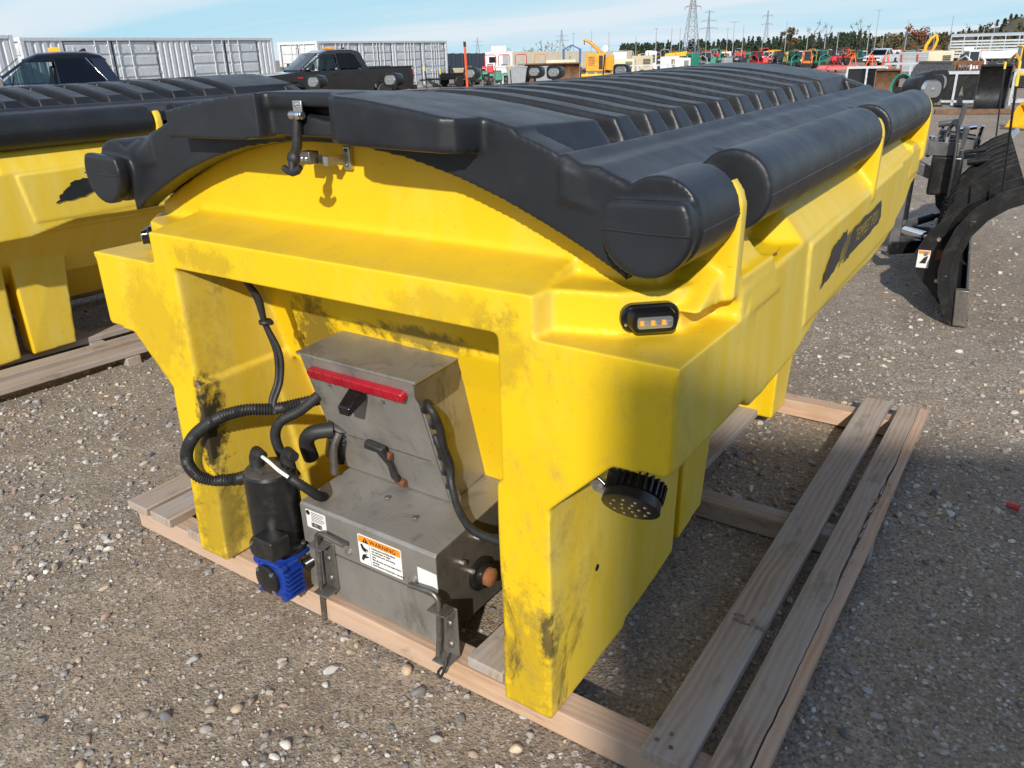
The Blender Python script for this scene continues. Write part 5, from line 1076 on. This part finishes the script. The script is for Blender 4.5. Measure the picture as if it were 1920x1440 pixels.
# far rows: small machines of many kinds
far = [('L',(-37.9,96.8),M_yelp,'pale yellow skid loader in the far rows behind the lid crest'),('L',(-40.5,112.7),M_yelp,'yellow skid loader beside the grey tanks in the far rows'),('L',(-38.7,121.2),M_oran,'orange skid loader in the far rows by the yellow cube'),
 ('G',(-41.5,138.4),M_yelp,'bright yellow cube generator in the far rows',1.9,2.0),('G',(-35.8,125.1),M_wht,'white generator nearest the yellow cube',1.5,1.7),('G',(-34.2,124.6),M_wht,'white generator second from the yellow cube',1.3,1.6),('T',(-33.0,124.1),M_blkp,'black compact tractor beside the white generators'),('T',(-30.6,118.5),M_yelp,'yellow compact tractor beside the white generators'),
 ('G',(-38.9,112.2),M_grey,'grey tank unit in the far rows beside the yellow loader',1.4,1.3),('G',(-36.9,111.6),M_grey,'grey tank unit in the far rows beside the orange loader',1.5,1.3),('T',(-37.7,156.3),M_teal,'green tractor in the far rows'),('T',(-38.2,172.5),M_teal,'teal tractor standing tallest in the far rows'),('T',(-40.1,192.9),M_redp,'red tractor in the farthest row by the white pickup'),('L',(-30,150),M_wht,'white loader in the far rows'),('T',(-25.5,112),M_redp,'red tractor behind the orange implement frames'),('T',(-22,128),M_redp,'red tractor behind the white pickup'),('L',(-45,132),M_blues,'blue loader in the far rows'),('T',(-47,124),M_teal,'green tractor beside the blue loader'),('G',(-50,140),M_wht,'white box unit behind the blue loader',1.6,1.9),('L',(-46,160),M_grey,'grey loader in the far rows'),('L',(-52,165),M_oran,'orange loader behind the white box unit'),('T',(-34,140),M_oran,'orange tractor behind the white generators'),('G',(-27,160),M_wht,'white box unit behind the white pickup',1.8,1.8),('L',(-20,170),M_redp,'red loader beyond the white pickup')]
for e in far:
    a = -math.atan2(e[1][0]-CAM.x, e[1][1]-CAM.y) + RNG.uniform(-.6,.6)
    if e[0] == 'L': loader(e[3], e[1], a, e[2], .85)
    elif e[0] == 'T': tractor(e[3], e[1], a, e[2], 1.3, 2 if RNG.random() < .6 else True, s=1.15)
    else: genset(e[3], e[1], a, e[4], e[5], e[2])
kinds = [(M_redp,'red'),(M_oran,'orange'),(M_yelp,'yellow'),(M_teal,'green'),(M_wht,'white'),(M_blues,'blue'),(M_grey,'grey'),(M_blkp,'black')]
def clone(src, x, y, rz, lab, grp):
    c = copy_tree(src); c.location = (x, y, gz(x,y)); c.rotation_euler = (0,0,rz); c['label'] = lab; c['group'] = grp; return c
protoT = {}
for m_, nm in kinds:
    protoT[nm] = []
r3 = random.Random(21)
for row, (D, a0, a1, n_) in enumerate(((98,-.42,-.24,13),(118,-.44,-.22,20),(150,-.46,-.06,34),(185,-.46,-.03,38),(225,-.44,0.0,36))):
    for k in range(n_):
        a = a0+(a1-a0)*(k+.5*r3.random())/n_; x, y = CAM.x+math.sin(a)*D, CAM.y+math.cos(a)*D; m_, nm = kinds[r3.randrange(len(kinds))]; q_ = r3.random(); rz = -a+r3.uniform(-.9,.9)
        kd = 'loader' if q_ < .35 else ('tractor' if q_ < .75 else 'generator'); lab = '%s %s among the machines in the far rows' % (nm, kd); grp = '%s %ss in the far rows' % (nm, kd)
        hit_ = [z for z in protoT[nm] if z[0] == kd]
        if hit_: clone(hit_[0][1], x, y, rz, lab, grp)
        else:
            o = loader(lab, (x,y), rz, m_, .9, group=grp) if kd == 'loader' else (tractor(lab, (x,y), rz, m_, 1.3, 2, group=grp, s=1.2) if kd == 'tractor' else genset(lab, (x,y), rz, 1.6, 1.7, m_))
            o['group'] = grp; protoT[nm].append((kd, o))
# right-hand group
def a_frame(label, loc, rz, mat, h=1.35, w=.8):
    t = T('implement_frame', label, 'implement', loc, rz)
    for s in (-1,1): part('leg', MB().tube([(s*w/2,-.3,.05),(s*.08,0,h)], .055, 8), mat, t, ang=60); part('brace', MB().tube([(s*.1,0,h-.05),(s*.3,.7,.35)], .045, 8), mat, t, ang=60)
    part('cross_bar', MB().tube([(-w*.42,-.24,.35),(w*.42,-.24,.35)], .05, 8), mat, t, ang=60); part('deck', slope_box(MB(), w*1.5, .9, .18, .34).xf(Matrix.Translation((0,.6,0))), mat, t, .03); return t
a_frame('orange three-point implement frame beside the red implements', (-18.0,87.9), .2, M_org); a_frame('orange three-point implement frame in front of the white pickup', (-15.3,82.6), -.2, M_org); a_frame('orange three-point implement frame beside the mesh panels', (-14.9,87.5), .3, M_org)
for i, (p, w_) in enumerate((((-17.6,77.2),1.5),((-16.2,74.0),1.2))):
    t_ = T('rotary_cutter', 'low red rotary cutter, %s' % ('in front of the orange implement frames' if i == 0 else 'beside the black sloped sheet'), 'implement', p, .3); part('deck', slope_box(MB(), w_*1.5, 1.3, .2, .55, w_*1.2, 1.0), M_redp, t_, .05); part('hitch', MB().tube([(-.4,-.3,.5),(0,-.6,1.1),(.4,-.3,.5)], .05, 6), M_redp, t_, ang=60); wheel(t_, (0,.8,.2), .2, .14, 'x')
t_ = T('mesh_panel_stack', 'stack of grey mesh panels held by red posts', 'panel stack', (-9.8,70.5), .16)
for k in range(4): part('panel', MB().box(-1.05,1.05,-.3+k*.16,-.27+k*.16,.15,1.55), M_grey, t_)
for x in (-.75,.35): part('post', MB().hexa([(x,-.5,0),(x+.1,-.5,0),(x+.1,-.4,0),(x,-.4,0),(x-.15,-.45,1.4),(x-.05,-.45,1.4),(x-.05,-.36,1.4),(x-.15,-.36,1.4)]), M_redp, t_)
for k in range(5): part('rail', MB().box(-1.05,1.05,-.33,-.305,.2+k*.32,.24+k*.32), M_galv, t_)
genset('cream cabinet unit beside the mesh panels', (-7.5,67.3), .13, 1.7, 1.6, M_cream, wheels=False)
t_ = T('sprayer', 'dark sprayer with white tank beside the cream cabinet', 'sprayer', (-6.2,70.8), .11); part('body', slope_box(MB(), 1.2, 1.2, .4, 1.35, .9, 1.0), M_navy if False else M_blkp, t_, .15, 3); part('tank', MB().cyl((-.3,0,1.62),(.35,0,1.62),.24,n=18), M_wht, t_, .04); part('amber_panel', MB().box(-.45,-.1,-.62,-.58,.55,.75), M_amber, t_)
for s in (-1,1): wheel(t_, (s*.6,0,.36), .36, .22, 'x')
t_ = T('flatbed_trailer', 'flat deck trailer with pale side boards beyond the galvanised rack', 'trailer', (-5.2,88.0), .08); part('deck', MB().box(-1.7,1.7,-.9,.9,.8,.92), M_blkp, t_); part('side_board', MB().box(-1.7,1.7,-.94,-.9,.92,1.55), M_wht, t_)
for x in (-.7,.7): wheel(t_, (x,-.85,.38), .38, .24, 'y')
t_ = T('stock_trailer', 'long silver stock trailer with open slatted sides and curved roof', 'trailer', (-10.0,129.4), .09)
part('roof', MB().prism([(-1.2,3.3),(-1.0,3.55),(-.5,3.68),(.5,3.68),(1.0,3.55),(1.2,3.3)], 'x', -4.8, 6.5), M_galv, t_, ang=50); part('deck', MB().box(-4.8,6.5,-1.15,1.15,.7,.85), M_galv, t_)
for k in range(8): part('post', MB().box(-4.8+k*1.58,-4.7+k*1.58,-1.2,-1.12,.8,3.35), M_galv, t_)
for k in range(6): part('slat', MB().box(-4.8,6.5,-1.17,-1.14,.85+k*.36,1.06+k*.36), M_galv, t_)
for x in (1.5,2.5,3.5): wheel(t_, (x,-1.05,.42), .42, .28, 'y')
t_ = T('excavator', 'yellow raised excavator boom looped above the cream cabinet', 'excavator', (-11.8,92.4), .14)
part('undercarriage', slope_box(MB(), 2.0, 2.2, 0, .6), M_rub, t_, .08); part('house', slope_box(MB(), 1.7, 1.9, .6, 1.6), M_yelp, t_, .1)
part('boom', MB().tube([(-.55,0,1.4),(-.50,0,2.1),(-.15,0,2.75),(.25,0,3.05)], [.16,.17,.16,.12], 10), M_yelp, t_, ang=50); part('stick', MB().tube([(.25,0,3.1),(.42,0,2.6),(.30,0,2.0),(.12,0,1.6)], [.12,.14,.13,.10], 10), M_yelp, t_, ang=50)
def rake(label, loc, rz, w=1.6):
    t = T('tined_rake', label, 'rake', loc, rz); part('beam', MB().box(-w/2,w/2,-.08,.08,.85,1.05), M_rust, t)
    for k in range(11): x = -w/2+w*(k+.5)/11; part('tine', MB().tube([(x,0,.9),(x,-.18,.7),(x,-.22,.35),(x,-.05,.05)], .025, 6), M_rust, t, ang=60)
    for s in (-1,1): part('stand', MB().box(s*w*.4-.05,s*w*.4+.05,-.1,.3,0,.9), M_rust, t)
    return t
rake('rusty tined rake attachment in front of the white sprayer tank', (-4.4,55.0), .11)
rack('galvanised frame with smoked sheet beside the brown bucket', (-6.1,36.3), .25, 1.5, 1.05, .9, M_galv, 2, M_glass); rack('low galvanised frame behind the brown bucket', (-5.2,39.6), .1, 1.6, 1.15, .7, M_galv, 3)
bucket('brown digging bucket standing between the galvanised frames', (-4.3,31.1), .2, .80, 1.0, .8, M_rustb, 4)
t_ = T('hose_reel', 'green hydraulic hose coiled on a dark reel beside the brown bucket', 'hose reel', (-3.6,29.9), .16)
for k, (rr, mm) in enumerate(((.44,M_teal),(.40,M_teal),(.36,M_rub),(.31,M_rub))): part('hose_coil', MB().tube([(rr*math.cos(a)*.75, -.1+.05*k, .48+rr*math.sin(a)) for a in np.linspace(0,6.2,25)], .025, 6), mm, t_, ang=70)
part('reel_stand', MB().box(-.3,.3,.05,.15,0,.5), M_blkp, t_)
bucket('dark curved sheet bucket behind the plow lamps', (-2.7,30.7), 2.6, 1.3, 1.25, 1.1, M_steel, 0)
rack('wide galvanised frame with black sheets behind the snow plow', (-1.9,29.2), .11, 1.5, 1.0, .8, M_galv, 2, M_blkp)
for x in (-2.15,-1.55):
    t_ = T('fork_tine', 'dark pointed fork %s leaning on the wide galvanised frame' % ('with rust streak' if x < -2 else 'without rust'), 'fork', (x,27.9), .1); part('blade', MB().prism([(-.10,.0),(.10,.0),(.07,.3),(.0,.62),(-.07,.3)], 'y', -.02, .02), M_steel, t_, .004); part('base', MB().box(-.14,.14,-.10,.12,0,.06), M_blkp, t_)
bucket('tall black bucket with rusty floor beside the wide galvanised frame', (-.6,26.3), .05, .78, 1.2, .8, M_blkp, 0)
rack('narrow galvanised frame beside the tall black bucket', (-.1,29.8), .07, .45, 1.05, .9, M_galv, 1)
bucket('small yellow bucket lying on the gravel beyond the plow', (.75,20.1), -.6, .75, .5, .6, M_yelp, 0)
loader('yellow skid loader beyond the tall black bucket', (-.9,44.5), .3, M_yelp, .9)
loader('white loader behind the rusty rake', (-5.0,62.0), .6, M_wht, .8)
for k in range(5):
    t_ = board(None, M_rustb, (-1.7+.25*k,24.2+.15*k), (-.7+.22*k,24.6+.1*k), .12, .12, 'timber', 80+k, gz(-1,24)+.0); tag(t_, 'rough brown timber in the scatter before the wide galvanised frame', 'timber', 'rough timbers on the ground')
# ---------------------------------------------------------------- far walls, pylons, poles, trees, hill
M_bwall = simple('blue_cladding', (.045,.060,.085), .6, 0, .1, 2); M_beige = simple('beige_panels', (.46,.42,.33), .8, 0, .08, 1.5)
def wall(name, label, p0, p1, h, mat, n):
    t = thing(name, label, 'wall', (p0[0],p0[1],0)); d = Vector((p1[0]-p0[0], p1[1]-p0[1])); L = d.length; t.rotation_euler = (0,0,math.atan2(d.y,d.x))
    for k in range(n):
        a, b2 = L*k/n, L*(k+1)/n; g0 = gz(p0[0]+d.x*k/n, p0[1]+d.y*k/n)
        part('wall_panel', MB().box(a+.02,b2-.02,-.12,.12,g0-.4,g0+h), mat, t, .02)
        part('wall_pier', MB().box(a-.1,a+.1,-.2,.2,g0-.4,g0+h+.05), mat, t)
    return t
wall('clad_building', 'long low building with dark blue cladding beyond the container row', (-59.0,66.5), (-63.0,91.0), 2.0, M_bwall, 12)
wall('precast_wall', 'long beige precast wall behind the red tractors', (-63.5,91.5), (-54.0,112.0), 2.15, M_beige, 12)
M_pyl = simple('pylon_steel', (.30,.32,.34), .6, .3, .05)
def pylon(label, loc, h, w, arms):
    t = T('power_pylon', label, 'pylon', loc, RNG.uniform(0,1.2))
    def wd(z): return w*(1-.78*min(1, z/(h*.72))) if z < h*.72 else w*.22*(1-.6*(z-h*.72)/(h*.28))
    lv = [h*f for f in (0,.14,.27,.39,.50,.60,.68,.75,.82,.89,1.0)]; m_ = MB(); r = h*.0042
    for a, b2 in zip(lv, lv[1:]):
        A, B = wd(a)/2, wd(b2)/2; ca = [(A,A),(A,-A),(-A,-A),(-A,A)]; cb2 = [(B,B),(B,-B),(-B,-B),(-B,B)]
        for i in range(4):
            j = (i+1)%4; m_.tube([(*ca[i],a),(*cb2[i],b2)], r, 4); m_.tube([(*ca[i],a),(*cb2[j],b2)], r*.55, 4); m_.tube([(*ca[j],a),(*cb2[i],b2)], r*.55, 4); m_.tube([(*cb2[i],b2),(*cb2[j],b2)], r*.5, 4)
    part('lattice_tower', m_, M_pyl, t)
    for f, l in arms:
        z = h*f
        for s in (-1,1): part('cross_arm', MB().tube([(0,0,z+h*.03),(s*l,0,z)], r*.8, 4).tube([(0,0,z),(s*l,0,z)], r*.8, 4), M_pyl, t); part('insulator', MB().cyl((s*l,0,z),(s*l,0,z-h*.035),r*1.2,n=6), M_pyl, t)
    return t
pylon('tallest lattice pylon, wide-legged, rising above the conifer wood', (-131.5,322.3), 30, 6.0, [(.62,3.2),(.80,2.6)])
pylon('lattice pylon with three pairs of arms beside the tallest one', (-161.9,417.9), 21.5, 3.2, [(.62,4.6),(.78,3.8),(.97,2.2)])
pylon('slim lattice pylon above the dense conifers', (-135.3,427.3), 21, 3.6, [(.70,2.6),(.88,2.4)])
pylon('small lattice pylon above the beige wall', (-305.2,514.2), 18, 5.0, [(.62,5.0),(.78,4.2)])
pylon('small lattice pylon above the dark blue building', (-413.1,562.6), 16, 4.4, [(.62,4.6),(.80,4.0)])
def pole(loc, h, label, arm=None, grp=None):
    t = T('utility_pole', label, 'pole', loc, 0, grp); part('shaft', MB().cyl((0,0,0),(0,0,h),.14,.08,8), M_pyl, t)
    if arm: part('head', MB().box(-arm,arm,-.1,.1,h-.05,h+.1), M_pyl, t)
    return t
for i in range(26):
    a = -.52 + .52*i/25 + RNG.uniform(-.008,.008); D = RNG.uniform(230,330); h = RNG.uniform(6,11)
    pole((CAM.x+math.sin(a)*D, CAM.y+math.cos(a)*D), h, 'thin utility pole among the row before the far trees', .5 if i % 4 == 0 else None, 'thin poles before the far trees')
pole((-56.9,292.0), 13.5, 'tall floodlight pole with a flat head above the far trees', .9)
pole((-92.0,260.0), 10.5, 'dark pole with side beam above the orange chipper', 1.4)
# hill and far ground
def rng(x): return random.Random(x)
AZ = [(-.66,.5),(-.613,2.0),(-.508,2.5),(-.447,3.2),(-.40,4.2),(-.355,4.6),(-.326,5.2),(-.281,5.4),(-.238,6.6),(-.195,8.0),(-.162,8.9),(-.131,8.8),(-.115,9.0),(-.10,11.2),(-.088,13.6),(-.075,15.6),(-.062,16.9),(-.02,19),(.10,21),(.30,18)]
def ridge_h(a): return float(np.interp(a, [x for x, _ in AZ], [y for _, y in AZ]))
def build_hill():
    As = np.linspace(-.70, .30, 160); Ds = [300,330,360,390,420,450,520]; F_ = [0,.18,.45,.78,1.0,1.03,.6]; rings = []
    for D, f in zip(Ds, F_):
        rings.append([(CAM.x+math.sin(a)*D, CAM.y+math.cos(a)*D, gz(CAM.x+math.sin(a)*D, CAM.y+math.cos(a)*D)-.2 + f*(ridge_h(a)*.82)*(1+.06*math.sin(a*90)+.04*math.sin(a*231+D))) for a in As])
    m_, nt, b = new_mat('autumn_hillside'); n1 = tex(nt, 'Noise', .06, None, (1,1,2), Detail=8.0, Roughness=.7); n2 = tex(nt, 'Noise', .4, None, None, Detail=6.0)
    c = mixc(nt, ramp(nt, n1, [(.35,0),(.65,1)]), (.085,.062,.040), (.125,.115,.050)); c = mixc(nt, ramp(nt, n2, [(.45,0),(.7,1)]), c, (.035,.040,.018)); nt.links.new(c, b.inputs['Base Color']); b.inputs['Roughness'].default_value = .95
    o = part('hillside', MB().loft(rings, cap=False, closed=False), m_, ang=80); o['kind'] = 'structure'
build_hill()
def leaf_mat(name, a, b2):
    m, nt, b = new_mat(name); at_ = N(nt, 'Attribute'); at_.attribute_name = 'tint'; c = mixc(nt, at_.outputs['Fac'], a, b2); nt.links.new(c, b.inputs['Base Color']); b.inputs['Roughness'].default_value = .8; return m
M_con = leaf_mat('conifer_needles', (.012,.022,.012), (.040,.058,.026)); M_dec = leaf_mat('autumn_leaves', (.085,.055,.028), (.13,.115,.045)); M_redl = leaf_mat('russet_leaves', (.12,.035,.015), (.20,.07,.02)); M_bark = simple('bark', (.05,.04,.032), .9)
def foliage(name, blobs, mat, size, seed):
    """many small leaf-clump faces inside ellipsoids: (centre, radii, count)"""
    r = np.random.RandomState(seed); V, F, T_ = [], [], []; k = 0
    for c, rad, n in blobs:
        u = r.normal(size=(n,3)); u /= np.linalg.norm(u,axis=1)[:,None]; u *= (r.rand(n)**.4)[:,None]; P_ = np.array(c)+u*np.array(rad)
        for p in P_:
            s = size*(.5+r.rand()); d1 = r.normal(size=3); d1 /= np.linalg.norm(d1); d2 = np.cross(d1, r.normal(size=3)); d2 /= np.linalg.norm(d2)
            V += [tuple(p+d1*s), tuple(p+d2*s*.8), tuple(p-d1*s*.9), tuple(p-d2*s*.7)]; F.append((k,k+1,k+2,k+3)); k += 4; T_ += [r.rand()]*4
    me = bpy.data.meshes.new(name); me.from_pydata(V, [], F); a = me.attributes.new('tint', 'FLOAT', 'POINT'); a.data.foreach_set('value', T_); return me
# far wood: a mass of conifers and bare autumn scrub on the rise
rr = random.Random(4); bl_c, bl_d = [], []
for i in range(420):
    a = rr.uniform(-.47,-.20) if i < 330 else rr.uniform(-.20,-.02); D = rr.uniform(330,430); x, y = CAM.x+math.sin(a)*D, CAM.y+math.cos(a)*D; f = np.interp(D, [300,330,360,390,420,450], [0,.18,.45,.78,1,1.03]); z = gz(x,y)-.2+f*ridge_h(a)*.82
    h = rr.uniform(2.4,5.2)*(1.0 if i < 330 else .6)
    for q_ in range(6): w_ = .22*h*(1-q_/6.2)+.1; bl_c.append(((x,y,z+h*(.12+q_*.15)), (w_,w_,h*.11), 9))
for i in range(420):
    a = rr.uniform(-.45,.0); D = rr.uniform(320,440); x, y = CAM.x+math.sin(a)*D, CAM.y+math.cos(a)*D; f = np.interp(D, [300,330,360,390,420,450], [0,.18,.45,.78,1,1.03]); z = gz(x,y)-.2+f*ridge_h(a)*.82
    h = rr.uniform(.8,2.2); bl_d.append(((x,y,z+h*.5), (h*.7,h*.7,h*.55), 26))
o = link('conifer_wood', foliage('conifer_wood', bl_c, M_con, .55, 1), M_con); o['kind'] = 'stuff'; tag(o, 'dark conifer wood along the far rise behind the yard', 'wood')
o = link('autumn_scrub', foliage('autumn_scrub', bl_d, M_dec, .42, 2), M_dec); o['kind'] = 'stuff'; tag(o, 'brown autumn scrub covering the far hillside', 'scrub')
def tree(label, loc, h, crown, mat, seed, bare=False, name='tree'):
    t = T(name, label, 'tree', loc, 0); r = random.Random(seed); m_ = MB().tube([(0,0,-.2),(.02*h,0,h*.35),(0,.01*h,h*.75)], [h*.03,h*.022,h*.01], 6); tips = []
    for k in range(9):
        z = h*r.uniform(.25,.75); a = r.uniform(0,6.28); L = h*r.uniform(.18,.34); e = (math.cos(a)*L, math.sin(a)*L, z+L*r.uniform(.5,1.1)); m_.tube([(0,0,z),(e[0]*.5,e[1]*.5,z+(e[2]-z)*.4),e], [h*.011,h*.007,h*.003], 5); tips.append(e)
        if bare:
            for q_ in range(3): m_.tube([e,(e[0]+r.uniform(-.1,.1)*h,e[1]+r.uniform(-.1,.1)*h,e[2]+r.uniform(.05,.16)*h)], [h*.003,h*.0015], 4)
    part('trunk', m_, M_bark, t, ang=60)
    bl = [((e[0]*.9,e[1]*.9,e[2]), (crown*h*r.uniform(.10,.17),)*2+(crown*h*r.uniform(.08,.13),), 12 if bare else 60) for e in tips] + ([] if bare else [((0,0,h*.78),(crown*h*.2,crown*h*.2,h*.2),90)])
    link('crown', foliage('crown', bl, mat, h*(.018 if bare else .035), seed), mat, t); return t
def pol(x_az, D): return (round(CAM.x+math.sin(x_az)*D,1), round(CAM.y+math.cos(x_az)*D,1))
tree('lone orange-brown tree rising above the conifers', pol(-.285,300), 9.5, .9, M_dec, 31); tree('thin tree with high tufted crown above the conifers', pol(-.259,300), 10.5, .6, M_con, 32, True); tree('thin leaning bare tree above the far poles', pol(-.246,300), 9.0, .5, M_con, 33, True); tree('bare twiggy tree above the far poles, by the hillside', pol(-.212,310), 11.0, .5, M_dec, 34, True)
tree('russet leaved tree at the foot of the hillside', pol(-.158,250), 7.0, 1.2, M_redl, 35); tree('yellow green bushy tree at the foot of the hillside', pol(-.178,260), 6.5, 1.2, M_dec, 36); tree('dark bare tree on the shoulder of the hill', pol(-.108,400), 12.0, .8, M_con, 37, True); tree('olive bushy tree below the shoulder of the hill', pol(-.128,260), 6.0, 1.3, M_dec, 38)
for i, (a, h) in enumerate(((-.575,3.8),(-.560,4.4),(-.548,4.2),(-.60,3.6),(-.53,3.6))): tree(['bare tree behind the beige wall, beside the small pylon','taller bare tree behind the beige wall','bare tree behind the beige wall, nearest the blue gantry','bare tree above the joint of the blue building and the beige wall','low bare tree behind the chipper boom'][i], pol(a,170), h, .5, M_dec, 50+i, True)
t_ = T('gantry', 'blue gabled gantry frame behind the orange chipper', 'gantry', pol(-.525,95), .5)
for x in (-.9,.9): part('post', MB().box(x-.12,x+.12,-.1,.1,0,2.3), M_blues, t_)
part('gable', MB().prism([(-1.1,2.2),(0,2.75),(1.1,2.2),(1.0,2.12),(0,2.6),(-1.0,2.12)], 'y', -.12, .12), M_blues, t_)
